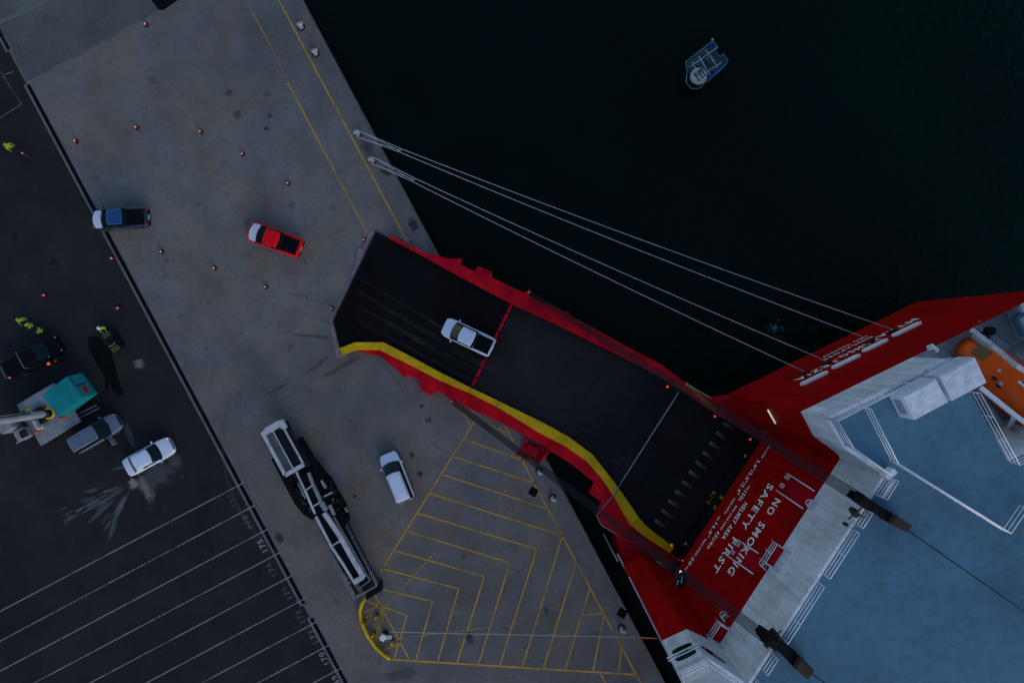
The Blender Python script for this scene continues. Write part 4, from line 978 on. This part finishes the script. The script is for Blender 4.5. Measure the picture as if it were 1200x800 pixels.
v_suv = build_vehicle('parked_car', 'white wagon parked on the quay beside the yellow hatching', 'car', 'suv', 4.75, 1.86, 'car_white', 'car_white', 'car_white', 464.5, 559, (-22, -55), group=cg)
v_grey = build_vehicle('parked_car', 'slate blue wagon with its driver door open beside the turquoise machine', 'car', 'suv', 4.75, 1.86, 'car_slate', 'car_slate', 'car_slate', 112, 507.5, (50, -29), group=cg)
v_sedan = build_vehicle('parked_car', 'white sedan beside the pale dust streaks on the asphalt', 'car', 'sedan', 4.75, 1.84, 'car_white', 'car_white', 'car_white', 173.5, 535, (50, -27), group=cg)
v_black = build_vehicle('pickup_truck', 'black pickup at the left edge above the turquoise machine', 'pickup', 'ute', 5.5, 1.92, 'car_black', 'car_black', 'car_black', 38, 418.5, (62, -33), group=cg)
# black pickup: rack bars and a white plate on its side
for x in (-.5, -2.4):
    b = MB(); b.tube([(x, -.85, 1.2), (x, -.85, 1.92), (x, .85, 1.92), (x, .85, 1.2)], .03, 6); b.build('rack_bar', M['steel'], v_black, True)
b = MB(); b.box((1.15, -.75, 1.14), (.8, .10, .03), .02, 0, .01); b.build('side_plate', M['white'], v_black, True)
b = MB(); b.lathe((-2.6, -.75, 1.12), [(.08, 0), (.09, .06), (.04, .1)], 8); b.build('side_lamp', M['glow_orange'], v_black, True)
# open driver door of the slate wagon
b = MB(); b.box((.90, -1.32, .78), (.10, .95, .85), R(8), 0, .04); o = b.build('open_door', M['steel'], v_grey, True); o['label'] = 'open driver door'
b = MB(); b.box((.86, -1.28, 1.38), (.04, .75, .36), R(8), 0, .01); b.build('door_glass', M['glass'], o, True)
for vv in (v_sedan,):
    for ch in [c for c in bpy.data.objects if c.parent == vv and c.name.startswith('headlight')]: ch.data.materials[0] = M['glow_head']

# ------------------------------------------------------------------ people
def make_person_mesh(pose):
    J = dict(pel=(0, 0, .95), wst=(.0, 0, 1.10), chs=(.0, 0, 1.33), nck=(.0, 0, 1.50), hd0=(.015, 0, 1.57), hd1=(.02, 0, 1.70), hd2=(.005, 0, 1.77),
             hipL=(0, .10, .90), kneL=(.03, .12, .50), ankL=(-.01, .13, .09), toeL=(.17, .15, .04), hipR=(0, -.10, .90), kneR=(.05, -.12, .50), ankR=(.02, -.13, .09), toeR=(.20, -.15, .04),
             shL=(0, .20, 1.43), elL=(-.04, .27, 1.15), wrL=(.08, .29, .92), hnL=(.12, .29, .84), shR=(0, -.20, 1.43), elR=(-.04, -.27, 1.15), wrR=(.08, -.29, .92), hnR=(.12, -.29, .84))
    J.update(pose)
    Rd = dict(pel=.145, wst=.135, chs=.155, nck=.065, hd0=.075, hd1=.098, hd2=.06, hipL=.095, kneL=.065, ankL=.05, toeL=.045, hipR=.095, kneR=.065, ankR=.05, toeR=.045,
              shL=.085, elL=.055, wrL=.034, hnL=.036, shR=.085, elR=.055, wrR=.034, hnR=.036)
    E = [('pel', 'wst'), ('wst', 'chs'), ('chs', 'nck'), ('nck', 'hd0'), ('hd0', 'hd1'), ('hd1', 'hd2'), ('pel', 'hipL'), ('hipL', 'kneL'), ('kneL', 'ankL'), ('ankL', 'toeL'), ('pel', 'hipR'), ('hipR', 'kneR'), ('kneR', 'ankR'), ('ankR', 'toeR'),
         ('chs', 'shL'), ('shL', 'elL'), ('elL', 'wrL'), ('wrL', 'hnL'), ('chs', 'shR'), ('shR', 'elR'), ('elR', 'wrR'), ('wrR', 'hnR')]
    names = list(J); idx = {n_: i for i, n_ in enumerate(names)}
    bm = bmesh.new(); sk = bm.verts.layers.skin.verify(); vs = [bm.verts.new(J[n_]) for n_ in names]
    for n_, v_ in zip(names, vs): r_ = Rd[n_]; v_[sk].radius = (r_, r_)
    vs[idx['pel']][sk].use_root = True
    for a, c in E: bm.edges.new((vs[idx[a]], vs[idx[c]]))
    for S, sg in (('L', 1), ('R', -1)):                                  # fingers and thumb, rooted in the palm
        hn = Vector(J['hn'+S]); d_ = (hn - Vector(J['wr'+S])).normalized(); side = Vector((1, 0, 0)) - d_*d_.x
        side = side.normalized() if side.length > .1 else Vector((0, 1, 0)); bend = d_.cross(side)*sg
        for k, ln in ((-1.5, .07), (-.5, .082), (.5, .078), (1.5, .062), (2.6, .05)):
            base = hn + side*(k*.017) + d_*(.01 if k < 2 else -.03); t0 = bm.verts.new(base)
            dirv = d_ if k < 2 else (d_+side*1.2).normalized()
            t1 = bm.verts.new(base + dirv*ln*.6); t2 = bm.verts.new(base + dirv*ln - bend*.018)
            for t in (t0, t1, t2): t[sk].radius = (.0095, .0095)
            t0[sk].use_root = True; bm.edges.new((t0, t1)); bm.edges.new((t1, t2))
    me = bpy.data.meshes.new('p'); bm.to_mesh(me); bm.free(); ob = bpy.data.objects.new('p', me); COL.objects.link(ob)
    ob.modifiers.new('s', 'SKIN').use_smooth_shade = True; ob.modifiers.new('d', 'SUBSURF').levels = 1
    dg = bpy.context.evaluated_depsgraph_get(); dg.update(); out = bpy.data.meshes.new_from_object(ob.evaluated_get(dg))
    bpy.data.objects.remove(ob); bpy.data.meshes.remove(me)
    hands = [Vector(J['hnL']), Vector(J['hnR'])]; hd = Vector(J['hd1']); pel = Vector(J['pel'])
    bm = bmesh.new(); bm.from_mesh(out)
    for f in bm.faces:
        c = f.calc_center_median(); f.smooth = True
        if (c-hd).length < .20 or min((c-h_).length for h_ in hands) < .13: f.material_index = 0
        elif c.z < pel.z and abs(c.y) < .235 and min((c-h_).length for h_ in hands) > .2: f.material_index = 2
        else: f.material_index = 1
    # face: nose, ears, eyes and mouth as small forms sunk into the head
    def blob(c, r, mi):
        q = bmesh.ops.create_uvsphere(bm, u_segments=8, v_segments=6, radius=1, matrix=Matrix.Translation(c) @ Matrix.Diagonal((r[0], r[1], r[2], 1)))
        for v_ in q['verts']:
            for f in v_.link_faces: f.material_index = mi
    blob(hd+Vector((.095, 0, -.03)), (.022, .014, .026), 0)
    for y in (-1, 1): blob(hd+Vector((0, y*.098, -.02)), (.022, .012, .034), 0); blob(hd+Vector((.085, y*.034, .005)), (.012, .014, .009), 3)
    blob(hd+Vector((.082, 0, -.072)), (.012, .026, .007), 3)
    bm.to_mesh(out); bm.free(); return out, hd
def make_person(label, u, v, ang, vest, pose={}, hat='white', group=None):
    e = empty('person', P(u, v, 0), label, 'person', group, R(ang)); me, hd = make_person_mesh(pose)
    while len(me.materials): me.materials.pop()
    for m_ in (M['skin'], M[vest], M['cloth_dark'], M['black_rubber']): me.materials.append(m_)
    o = bpy.data.objects.new('body', me); COL.objects.link(o); o.parent = e
    b = MB(); b.lathe(hd + Vector((-.005, 0, .02)), [(.150, .0), (.150, .015), (.118, .02), (.115, .07), (.085, .115), (.03, .135)], 14, sx=1.08); b.build('helmet', M[hat], e, True)
    return e
fwdarms = dict(elL=(.10, .28, 1.18), wrL=(.32, .20, 1.15), hnL=(.40, .18, 1.14), elR=(.08, -.28, 1.18), wrR=(.30, -.22, 1.10), hnR=(.38, -.20, 1.09))
oneout = dict(elR=(.12, -.30, 1.20), wrR=(.36, -.30, 1.12), hnR=(.44, -.30, 1.10))
bent = dict(wst=(.10, 0, 1.08), chs=(.27, 0, 1.20), nck=(.42, 0, 1.27), hd0=(.48, 0, 1.29), hd1=(.58, 0, 1.33), hd2=(.64, 0, 1.33), shL=(.33, .20, 1.24), shR=(.33, -.20, 1.24), elL=(.42, .26, 1.0), elR=(.42, -.26, 1.0), wrL=(.58, .22, .92), wrR=(.58, -.22, .92), hnL=(.66, .20, .90), hnR=(.66, -.20, .90))
gp = 'yard workers in yellow'
make_person('worker in yellow holding a red wand alone on the asphalt near the upper left', 21.5, 175.5, -35, 'hivis', oneout, 'hivis')
make_person('leftmost of three yellow clad workers standing in a row above the black pickup', 35.5, 375, -60, 'hivis', oneout, 'hivis', gp)
make_person('middle one of three yellow clad workers standing in a row above the black pickup', 46, 381, 200, 'hivis', fwdarms, 'hivis', gp)
make_person('rightmost of three yellow clad workers standing in a row above the black pickup', 57, 387.5, 170, 'hivis', fwdarms, 'cloth_dark', gp)
make_person('worker in yellow with a white helmet standing at the quad bike', 128, 384.5, -60, 'hivis', fwdarms, 'white')
make_person('person in orange leaning into the open driver door of the slate wagon', 120.5, 515.5, 150, 'hivis_orange', bent, 'hivis_orange')
# wand held by the lone worker
e = empty('signal_wand', P(24.5, 179, 1.1), 'red and white wand in the hand of the lone yellow worker', 'wand')
p, d_ = P(24.4, 178.6, 1.1), Vector((.75, -.45, -.1)).normalized()
b_ = MB(); b_.tube([p, p+d_*.25], .035, 8); b_.build('handle', M['white'], e); b_ = MB(); b_.tube([p+d_*.25, p+d_*.8], .04, 8, r2=.03); b_.build('wand_tube', M['cone_red'], e)
# quad bike
qb = empty('quad_bike', P(136, 400, 0), 'small dark quad bike with yellowish racks on the asphalt by the long dark patch', 'quad bike', None, R(-57))
b = MB(); b.loft([[Vector((x, y*w, z)) for y, z in ((-1, .35), (-1, zt), (-.5, zt+.1), (.5, zt+.1), (1, zt), (1, .35))] for x, w, zt in ((-.95, .25, .55), (-.6, .36, .7), (-.2, .22, .72), (.2, .2, .74), (.6, .34, .72), (.98, .24, .55))], 0, True, True); b.build('body', M['dark_steel'], qb, True)
for x in (-.62, .66):
    for s_ in (-1, 1):
        b = MB(); c_ = Vector((x, s_*.47, .3)); b.loft([[c_+Vector((r_*math.cos(t*math.pi/8), y, r_*math.sin(t*math.pi/8))) for t in range(16)] for r_, y in ((.22, -.13), (.3, -.1), (.3, .1), (.22, .13))], 0, True, True); b.build('wheel', M['black_rubber'], qb, True)
        b = MB(); b.box((x, s_*.44, .68), (.66, .28, .05), 0, 0, .02); b.build('mudguard', M['black_rubber'], qb, True)
b = MB(); b.box((-.12, 0, .84), (.6, .3, .12), 0, 0, .05); b.build('seat', M['black_rubber'], qb, True)
b = MB(); b.tube([(.3, -.42, 1.02), (.42, -.2, 1.05), (.42, .2, 1.05), (.3, .42, 1.02)], .025, 6); b.build('handlebar', M['steel'], qb, True)
for x in (-.75, .78):
    b = MB()
    for k in range(5): b.tube([(x-.2+.1*k, -.35, .86), (x-.2+.1*k, .35, .86)], .02, 5)
    b.tube([(x-.22, -.36, .86), (x+.22, -.36, .86)], .025, 5); b.tube([(x-.22, .36, .86), (x+.22, .36, .86)], .025, 5); b.build('rack', M['olive'], qb, True)

# ------------------------------------------------------------------ turquoise machine with a grey boom
tm = empty('mobile_crane', P(60, 485, 0), 'crane with turquoise engine housing on a grey deck, its grey boom reaching left', 'crane')
zd = 1.05
b_ = MB(); b_.down([P(u, v, zd) for u, v in ((20, 474), (62, 449), (76, 462), (94, 494), (47.5, 522), (38, 505), (27, 492))], .22); b_.build('deck_plate', M['steel'], tm)
for q_ in ([(16, 512), (44, 496), (48, 503), (20, 519)], [(60, 470), (112, 442), (115, 449), (64, 478)], [(86, 489), (113, 475), (116, 479), (89, 493)]):
    pass
for a, c in (((24, 515), (92, 478)), ((28, 477), (90, 445))):
    p, q_ = P(a[0], a[1], .5), P(c[0], c[1], .5); d_ = (q_-p).normalized(); s_ = Vector((-d_.y, d_.x, 0))*.28; b_ = MB(); rg = []
    for t in range(24):
        an = t*2*math.pi/24; cx = math.cos(an); ctr = p.lerp(q_, .12 if cx < 0 else .88); rg.append(ctr + d_*(.45*cx) + UP*(.45*math.sin(an)))
    b_.prism([x+s_ for x in rg], [x-s_ for x in rg]); b_.build('crawler_track', M['black_rubber'], tm)
    # outrigger rails beyond the deck
b_ = MB()
for a, c in (((88, 487), (113, 474.5)), ((90, 491), (116, 478)), ((19, 519), (41, 508))): b_.tube([P(*a, .5), P(*c, .5)], .06, 6)
b_.build('outrigger_rail', M['steel'], tm)
hb = [P(u, v, 1.06) for u, v in ((48, 466), (77, 446), (93, 442), (108, 463.5), (100, 470), (65, 487))]
q0 = [P(49, 463, 2.9), P(77.5, 441.5, 2.9), P(89, 459, 2.9), P(65, 486, 2.9)]
hx = (q0[1]-q0[0]).normalized(); hy = Vector((-hx.y, hx.x, 0)); c0 = P(49, 463, 2.9)
Lh = 2.75; Wh = 2.35
def hp(x, y, z): 
    p = c0 + hx*x - hy*y; p.z = z; return p
b_ = MB()
b_.loft([[hp(0, 0, z0_), hp(Lh+e0, 0, z0_), hp(Lh+e0, Wh, z0_), hp(0, Wh, z0_)] for z0_, e0 in ((1.06, .42), (1.5, .40), (2.75, .08), (2.9, .0))], 0, True)
hs = b_.build('engine_housing', M['turquoise'], tm)
nv = (hp(Lh+.40, 0, 1.5)-hp(Lh+.08, 0, 2.75)).normalized(); sl_n = nv.cross(hy).normalized()
if sl_n.z < 0: sl_n = -sl_n
def sl(t, y): return hp(Lh+.08, y, 2.75) + nv*t + sl_n*.015
b = MB(); b.loft([[sl(t, y)+sl_n*(0 if k == 0 else .05) for t, y in ((.12, .06), (1.15, .06), (1.15, 1.0), (.12, 1.0))] for k in (0, 1)], 0, True); b.build('bonnet_flap', M['turquoise'], hs)
b = MB(); b.poly([sl(t, y) for t, y in ((.05, 1.02), (1.2, 1.02), (1.2, 1.12), (.05, 1.12))]); b.poly([sl(t, y) for t, y in ((.03, .0), (.10, .0), (.10, 1.1), (.03, 1.1))]); b.build('flap_seam', M['void'], hs)
b = MB(); cc = sl(.68, 1.66); ring = [cc + nv*(.24*math.cos(t)) + hy*(.42*math.sin(t)) for t in [i_*math.pi/10 for i_ in range(20)]]
b.prism([p+sl_n*.04 for p in ring], ring); em = b.build('emblem', M['cone_red'], hs)
b = MB()
for k in (-.18, .0, .18): b.tube([cc+hy*(k-.05)+nv*-.1+sl_n*.05, cc+hy*(k+.05)+nv*.1+sl_n*.05], .022, 4)
b.build('emblem_mark', M['dark_steel'], em)
# slew ring, hose hoop, boom, cab and boxes
b_ = MB(); b_.lathe(P(50, 486, 1.0), [(.8, 0), (.8, .35), (.6, .4)], 20); b_.build('slew_ring', M['dark_steel'], tm)
b_ = MB(); c_ = P(57, 484, 2.7); b_.tube([c_ + Vector((.46*math.cos(t), .46*math.sin(t), .0)) for t in [R(x) for x in range(-125, 126, 25)]], .09, 8); b_.build('hose_hoop', M['ramp_yellow'], tm)
b_ = MB(); b_.tube([P(58, 484, 2.5), P(40, 486.5, 3.0), P(10, 491, 4.2), P(-60, 500, 7.5)], .30, 12, r2=.42); bo = b_.build('boom', M['steel'], tm)
b = MB(); b.tube([P(36, 484, 3.4), P(10, 488, 4.7), P(-60, 497, 8.0)], .06, 6); b.build('boom_hose', M['dark_steel'], bo)
b = MB(); b.lathe(P(57, 484, 2.3), [(.38, 0), (.38, .5), (.25, .55)], 14); b.build('boom_foot', M['dark_steel'], bo)
b_ = MB(); b_.box(P(12, 499, 1.8), (1.25, 1.0, 1.5), R(28), 0, .12); cb = b_.build('side_cabinet', M['steel'], tm)
b_ = MB(); b_.box(P(27.5, 508, 1.5), (1.05, 1.05, 1.0), R(28), 0, .12); cb = b_.build('tank', M['steel'], tm)
b = MB(); b.box(P(27.5, 508, 2.02), (.7, .7, .06), R(28), 0, .02); b.build('tank_lid', M['dark_steel'], cb)
b_ = MB(); c_ = P(43.5, 497.5, 1.6); b_.box(c_, (.3, .95, .5), R(28), 0, .06); b_.box(c_+Vector((.28, -.28, -.15)), (.5, .3, .25), R(28), 0, .05); b_.build('operator_seat', M['light_steel'], tm)
b_ = MB(); b_.box(P(22, 489, 1.5), (1.3, .7, .6), R(20), 0, .06); b_.build('valve_box', M['dark_steel'], tm)
for u, v, c_ in ((30, 479.5, 'ramp_yellow'), (73, 490, 'orange_plain'), (44.5, 506, 'orange_plain')):
    b_ = MB(); b_.box(P(u, v, 1.10), (.75, .16, .08), R(6), 0, .02); b_.build('warning_bar', M[c_], tm)

# ------------------------------------------------------------------ tracked conveyor
tc_ = empty('tracked_conveyor', P(378, 595, 0), 'long dark tracked conveyor machine with pale side rails and a slatted hopper roof', 'conveyor')
dirp = Vector((.515, .857))                                     # machine axis in photo pixels, pointing down
def MC(s_, t, z):                                               # s_ pixels along from the hopper end, t pixels sideways (right +), read at ground scale then put at z
    u = 322 + dirp.x*s_ + dirp.y*t; v = 498 + dirp.y*s_ - dirp.x*t
    k = F/H; return Vector(((u-600)/k, -(v-400)/k, z))
def strip(mb, s0, s1, t0, t1, z, th, mi=0): mb.down([MC(s0, t0, z), MC(s1, t0, z), MC(s1, t1, z), MC(s0, t1, z)], th, mi)
def MZ(u, v, z): return P(u, v, z)
# crawlers
for q_, nm in (([(318, 538), (323, 535), (346, 571), (368, 604), (366, 609), (356, 603), (345, 590)], 'l'), ([(362, 537), (369, 541), (380, 556), (385, 560), (404, 594), (408, 611), (402, 617), (392, 604)], 'r')):
    b_ = MB(); b_.down([P(u, v, .95) for u, v in q_], .92); o = b_.build('crawler_track', M['black_rubber'], tc_)
    b = MB(); a, c = Vector(q_[0]), Vector(q_[-3] if nm == 'l' else q_[-3])
    for k in range(16):
        f = k/15; m0 = Vector(q_[1]).lerp(Vector(q_[3]), f) if nm == 'l' else Vector(q_[1]).lerp(Vector(q_[5]), f); m1 = Vector(q_[0]).lerp(Vector(q_[5]), f) if nm == 'l' else Vector(q_[0]).lerp(Vector(q_[7]), f)
        b.tube([P(*m0, .97), P(*m1, .97)], .035, 4)
    b.build('grouser_bars', M['dark_steel'], o)
# chassis
b_ = MB(); b_.down([P(u, v, 1.5) for u, v in ((338, 520), (352, 512), (382, 562), (399, 597), (438, 680), (427, 694), (378, 612), (354, 570))], .6); b_.build('chassis', M['black_rubber'], tc_)
# hopper with slatted roof
zh = 3.0
hull_q = [P(u, v, zh) for u, v in ((307.5, 506), (329, 494.5), (356, 544), (334.5, 556.5))]
b_ = MB(); b_.prism(hull_q, [at(p, 1.2) for p in hull_q], 0); hop = b_.build('hopper', M['dark_steel'], tc_)
b = MB()
for a, c, w in ((hull_q[0], hull_q[3], .30), (hull_q[1], hull_q[2], .16), (hull_q[3], hull_q[2], .38), (hull_q[0].lerp(hull_q[1], .48), hull_q[3].lerp(hull_q[2], .48), .10)):
    d_ = (c-a).normalized(); s_ = Vector((-d_.y, d_.x, 0))*w/2; u_ = UP*.10; b.down([a+s_+u_, c+s_+u_, c-s_+u_, a-s_+u_], .16)
b.build('roof_frame', M['light_steel'], hop)
b = MB()
for k in range(22):
    f = .04 + .92*k/21; a, c = hull_q[0].lerp(hull_q[3], f), hull_q[1].lerp(hull_q[2], f); s_ = (hull_q[3]-hull_q[0]).normalized()*.035
    b.down([a.lerp(c, .06)-s_+UP*.06, a.lerp(c, .06)+s_+UP*.06, a.lerp(c, .46)+s_+UP*.06, a.lerp(c, .46)-s_+UP*.06], .03, 0)
    b.down([a.lerp(c, .53)-s_+UP*.06, a.lerp(c, .53)+s_+UP*.06, a.lerp(c, .95)+s_+UP*.06, a.lerp(c, .95)-s_+UP*.06], .03, 1)
b.build('roof_slats', [M['steel'], M['dark_steel']], hop)
b = MB(); b.down([P(u, v, zh+.22) for u, v in ((307, 506), (311, 501), (325, 493), (331, 491), (336, 501.5), (330, 503), (328, 500.5), (310.5, 510.5))], .4); b.build('end_hood', M['light_steel'], hop)
b = MB(); b.down([P(u, v, 2.2) for u, v in ((334, 502), (341, 506), (363, 545), (356, 548))], .9); b.build('engine_cover', M['car_navy'], hop)
# belt conveyor with side rails
zc = 2.6
b_ = MB(); lf = [(347, 555), (357, 575), (370, 603), (388, 639), (402, 660), (416, 682)]; rt = [(361, 556), (367, 569), (376, 589), (383, 603), (398, 629), (424, 676)]
for i in range(5): b_.down([P(*lf[i], zc-.05), P(*lf[i+1], zc-.05), P(*rt[i+1], zc-.05), P(*rt[i], zc-.05)], .12)
cv = b_.build('belt', M['liner'], tc_)
def rail_strip(name, pts, ws, mat, z, par=cv):
    b = MB()
    for (p, q_, w) in zip(pts, pts[1:], ws):
        a, c = P(*p, z), P(*q_, z); d_ = (c-a).normalized(); s_ = Vector((-d_.y, d_.x, 0))*w/2; b.down([a+s_, c+s_, c-s_, a-s_], .35)
    return b.build(name, M[mat], par)
rail_strip('side_rail', [(347, 553), (357, 574), (369, 602)], (.16, .20), 'light_steel', zc+.1); rail_strip('side_rail', [(370, 605), (388, 640), (402, 661), (416, 684)], (.22, .22, .22), 'light_steel', zc+.12)
rail_strip('side_rail', [(361, 554), (367, 569), (376, 589), (382, 598)], (.22, .26, .40), 'steel', zc+.1); rail_strip('side_rail', [(379.5, 601), (398, 628), (413, 655), (426, 677)], (.40, .42, .42), 'light_steel', zc+.14)
rail_strip('head_plate', [(415, 682), (425, 676)], (.45,), 'light_steel', zc+.16)
for a, c in (((357, 575), (367, 568)), ((366, 594), (375, 588)), ((388, 640), (399, 633))): rail_strip('cross_bar', [a, c], (.12,), 'light_steel', zc+.11)
rail_strip('pipe_run', [(391, 606), (406, 632), (424, 664), (428, 672), (434, 680), (420, 690), (414, 683)], (.07,)*6, 'steel', zc-.2)
rail_strip('pipe_run', [(349, 566), (358, 584)], (.12,), 'steel', 2.2)
rail_strip('handle_bar', [(376, 563), (381, 572)], (.10,), 'light_steel', 2.0, tc_); rail_strip('handle_bar', [(379, 582), (389, 577)], (.12,), 'light_steel', 2.0, tc_)
rail_strip('hydraulic_arm', [(386, 592), (391, 604)], (.22,), 'light_steel', 1.9, tc_)
rr = random.Random(11)
for k in range(48):
    f = rr.random(); b_ = MB(); mt = rr.choice(['dark_steel', 'dark_steel', 'steel', 'dark_steel', 'brown_steel'])
    if k < 26: u, v = 379+(404-379)*f + rr.uniform(-5, 7), 560 + (612-560)*f + rr.uniform(-5, 5)
    else: u, v = 328+(364-328)*f + rr.uniform(-1, 4), 543 + (600-543)*f + rr.uniform(-3, 2)
    b_.box(P(u, v, 1.35+rr.uniform(-.1, .2)), (rr.uniform(.12, .5), rr.uniform(.1, .25), .3), R(-60), 0, .03)
    b_.build('fitting', M[mt], tc_)
# walkways with rails round the discharge end
def rail_h(pts, z0, h, name='walkway_rail'):
    b = MB()
    for p, q_ in zip(pts, pts[1:]):
        a, c = P(*p, z0), P(*q_, z0); k = max(1, round((c-a).length/1.2))
        for i in range(k+1): x = a.lerp(c, i/k); b.tube([x, x+UP*h], .022, 5)
        for dz in (h*.5, h): b.tube([a+UP*dz, c+UP*dz], .028, 5)
    return b.build(name, M['steel'], tc_)
rail_h([(376, 621), (418, 697), (444, 682), (408, 613)], 1.5, .95)
b_ = MB(); b_.down([P(u, v, 1.5) for u, v in ((408, 612), (445, 683), (443, 684), (406, 613))], .06); b_.down([P(u, v, 1.5) for u, v in ((375, 621), (417, 697), (421, 695), (379, 619))], .06); b_.build('walkway', M['dark_steel'], tc_)
b_ = MB(); b_.down([P(u, v, 1.0) for u, v in ((429, 693), (446, 683), (447, 692), (429, 703))], .95); b_.build('counterweight', M['black_rubber'], tc_)
b_ = MB()
for u, v in ((406, 677), (409, 682), (403, 673)): b_.box(P(u, v, 1.75), (.3, .3, .35), .5, 0, .05)
b_.build('control_box', M['steel'], tc_)

# ------------------------------------------------------------------ workboat
zwat = -3.0
wb = empty('workboat', P(828, 74, zwat), 'small teal workboat with a blue side fender alone on the dark water', 'boat')
def W_(u, v, z): return P(u, v, z)
oh = [(835.5, 48), (841, 56), (838, 60.5), (843.5, 67), (848, 63.5), (853, 71.6), (847.5, 79), (834, 91), (829, 95.5), (820, 101), (813, 100), (806, 88), (804, 72.5)]
b_ = MB(); tp = [W_(u, v, -2.3) for u, v in oh]; cc = sum(tp, Vector())/len(tp)
b_.prism(tp, [at(cc+(p-cc)*.94, -3.35) for p in tp], 0); b_.build('hull', M['boat_deck'], wb)
b_ = MB()
for i in range(len(oh)):
    if i in (8, 9, 10): continue
    b_.tube([W_(*oh[i], -1.85), W_(*oh[(i+1) % len(oh)], -1.85)], .05, 6); b_.tube([W_(*oh[i], -2.35), W_(*oh[i], -1.85)], .035, 6)
b_.build('handrail', M['teal'], wb)
b_ = MB(); b_.tube([W_(*oh[i], -2.27) for i in range(len(oh))] + [W_(*oh[0], -2.27)], .07, 6); b_.build('gunwale', M['teal'], wb)
b_ = MB(); b_.down([W_(u, v, -1.9) for u, v in ((848, 78), (845, 77.5), (832.5, 90), (834.5, 91.5))], .5); b_.build('side_fender', M['boat_blue'], wb)
b_ = MB(); b_.down([W_(u, v, -2.1) for u, v in ((833, 52), (835.5, 50), (834, 57), (831, 57))], .15); b_.build('stern_pad', M['boat_blue'], wb)
hc = (-.62, .78)
b_ = MB(); c_ = W_(819, 89, -1.55); b_.lathe(c_, [(.80, -.75), (.80, 0), (.70, .10), (.35, .16)], 20); cab = b_.build('wheelhouse_roof', M['light_steel'], wb)
b = MB()
for k in (-.30, .12, .45):
    b.box(c_ + Vector((k*.8, k*.62, .16)), (.13, .95, .12), R(38)+math.pi/2*0, 0, .03)
b.box(c_ + Vector((.15, .45, .2)), (1.1, .14, .12), R(38), 0, .03); b.build('roof_gear', M['boat_deck'], cab)
b_ = MB(); b_.tube([W_(805, 88, -2.1), W_(805.5, 97, -2.1), W_(810, 102, -2.1), W_(818, 102.5, -2.1), W_(825, 98, -2.1)], .34, 10); b_.build('bow_fender', M['black_rubber'], wb)
b_ = MB(); b_.tube([W_(805, 87, -1.7), W_(804, 97, -1.7), W_(810, 104, -1.7), W_(819, 104, -1.7), W_(827, 95, -1.7)], .035, 6); b_.build('bow_rail', M['steel'], wb)
for u, v, s_ in ((818, 72, .75), (832, 70.5, .7), (823, 80, .5)):
    b_ = MB(); b_.box(W_(u, v, -2.2), (s_, s_, .22), R(38), 0, .04); o = b_.build('deck_hatch', M['teal'], wb)
    b = MB(); b.box(W_(u, v, -2.08), (s_*.7, s_*.7, .03), R(38), 0, .01); b.build('hatch_cover', M['boat_deck'], o)
b_ = MB(); b_.tube([W_(834.5, 48, -2.3), W_(834.5, 47, -.9)], .05, 6); b_.lathe(W_(834.5, 47, -.9), [(.05, 0), (.12, .1), (.05, .2)], 8); b_.build('stern_mast', M['light_steel'], wb)
b_ = MB()
for a, c in (((808, 79), (840, 56)), ((815, 94), (846, 73)), ((811, 72), (822, 96)), ((819, 66), (832, 88)), ((827, 58.5), (841, 79))):
    b_.tube([P(*a, -1.15), P(*c, -1.15)], .035, 5)
for u, v in ((808, 79), (840, 56), (815, 94), (846, 73)): b_.tube([P(u, v, -2.3), P(u, v, -1.15)], .035, 5)
b_.build('canopy_frame', M['light_steel'], wb)
# foam where water is discharged
b_ = MB(); c_ = P(908, 384, -2.98); rr = random.Random(5)
for k in range(150):
    a, r_ = rr.uniform(0, 6.28), abs(rr.gauss(0, .42)); x, y = c_.x+r_*math.cos(a), c_.y+r_*math.sin(a)*1.1; s_ = rr.uniform(.015, .06); n_ = rr.randint(5, 7)
    b_.poly([Vector((x+s_*math.cos(t*6.283/n_)*rr.uniform(.7, 1.3), y+s_*math.sin(t*6.283/n_)*rr.uniform(.7, 1.3), -2.975+k*.0002)) for t in range(n_)])
struct(b_.build('foam', surf('foam_white', (.13, .20, .19), .6, .3, 2.)), 'stuff')
# water-level ladder and fender bar in the gap
b_ = MB(); b_.tube([P(707, 625, -1.2), P(724, 657, -1.2)], .10, 8); o = b_.build('fender_pole', M['steel']); tag(o, 'grey pole lying along the gap between the quay and the red hull', 'pole')

# ------------------------------------------------------------------ light, sky, camera
SUN_EL, SUN_AZ = 22.0, 150.0        # azimuth measured clockwise from +Y
w = bpy.data.worlds.new('World'); scene.world = w; w.use_nodes = True
nt = w.node_tree; bg = nt.nodes['Background']; sky = nt.nodes.new('ShaderNodeTexSky'); sky.sky_type = 'NISHITA'
sky.sun_disc = False; sky.sun_elevation = R(SUN_EL); sky.sun_rotation = R(SUN_AZ); sky.air_density = 1.0; sky.dust_density = .6; sky.ozone_density = 2.5
nt.links.new(sky.outputs[0], bg.inputs[0]); bg.inputs[1].default_value = .12
sl_ = bpy.data.lights.new('Sun', 'SUN'); sl_.energy = .5; sl_.angle = R(35); sl_.color = (1, .93, .86)
so = bpy.data.objects.new('Sun', sl_); COL.objects.link(so); so.rotation_euler = (R(90-SUN_EL), 0, R(180-SUN_AZ))
cam = bpy.data.cameras.new('Camera'); cam.lens = 36*F/1200; cam.sensor_width = 36; cam.sensor_fit = 'HORIZONTAL'; cam.clip_end = 2000
co = bpy.data.objects.new('Camera', cam); COL.objects.link(co); co.location = (0, 0, H); scene.camera = co
vs = scene.view_settings; vs.view_transform = 'Standard'; vs.look = 'None'; vs.gamma = 1; vs.use_curve_mapping = False; vs.exposure = .75
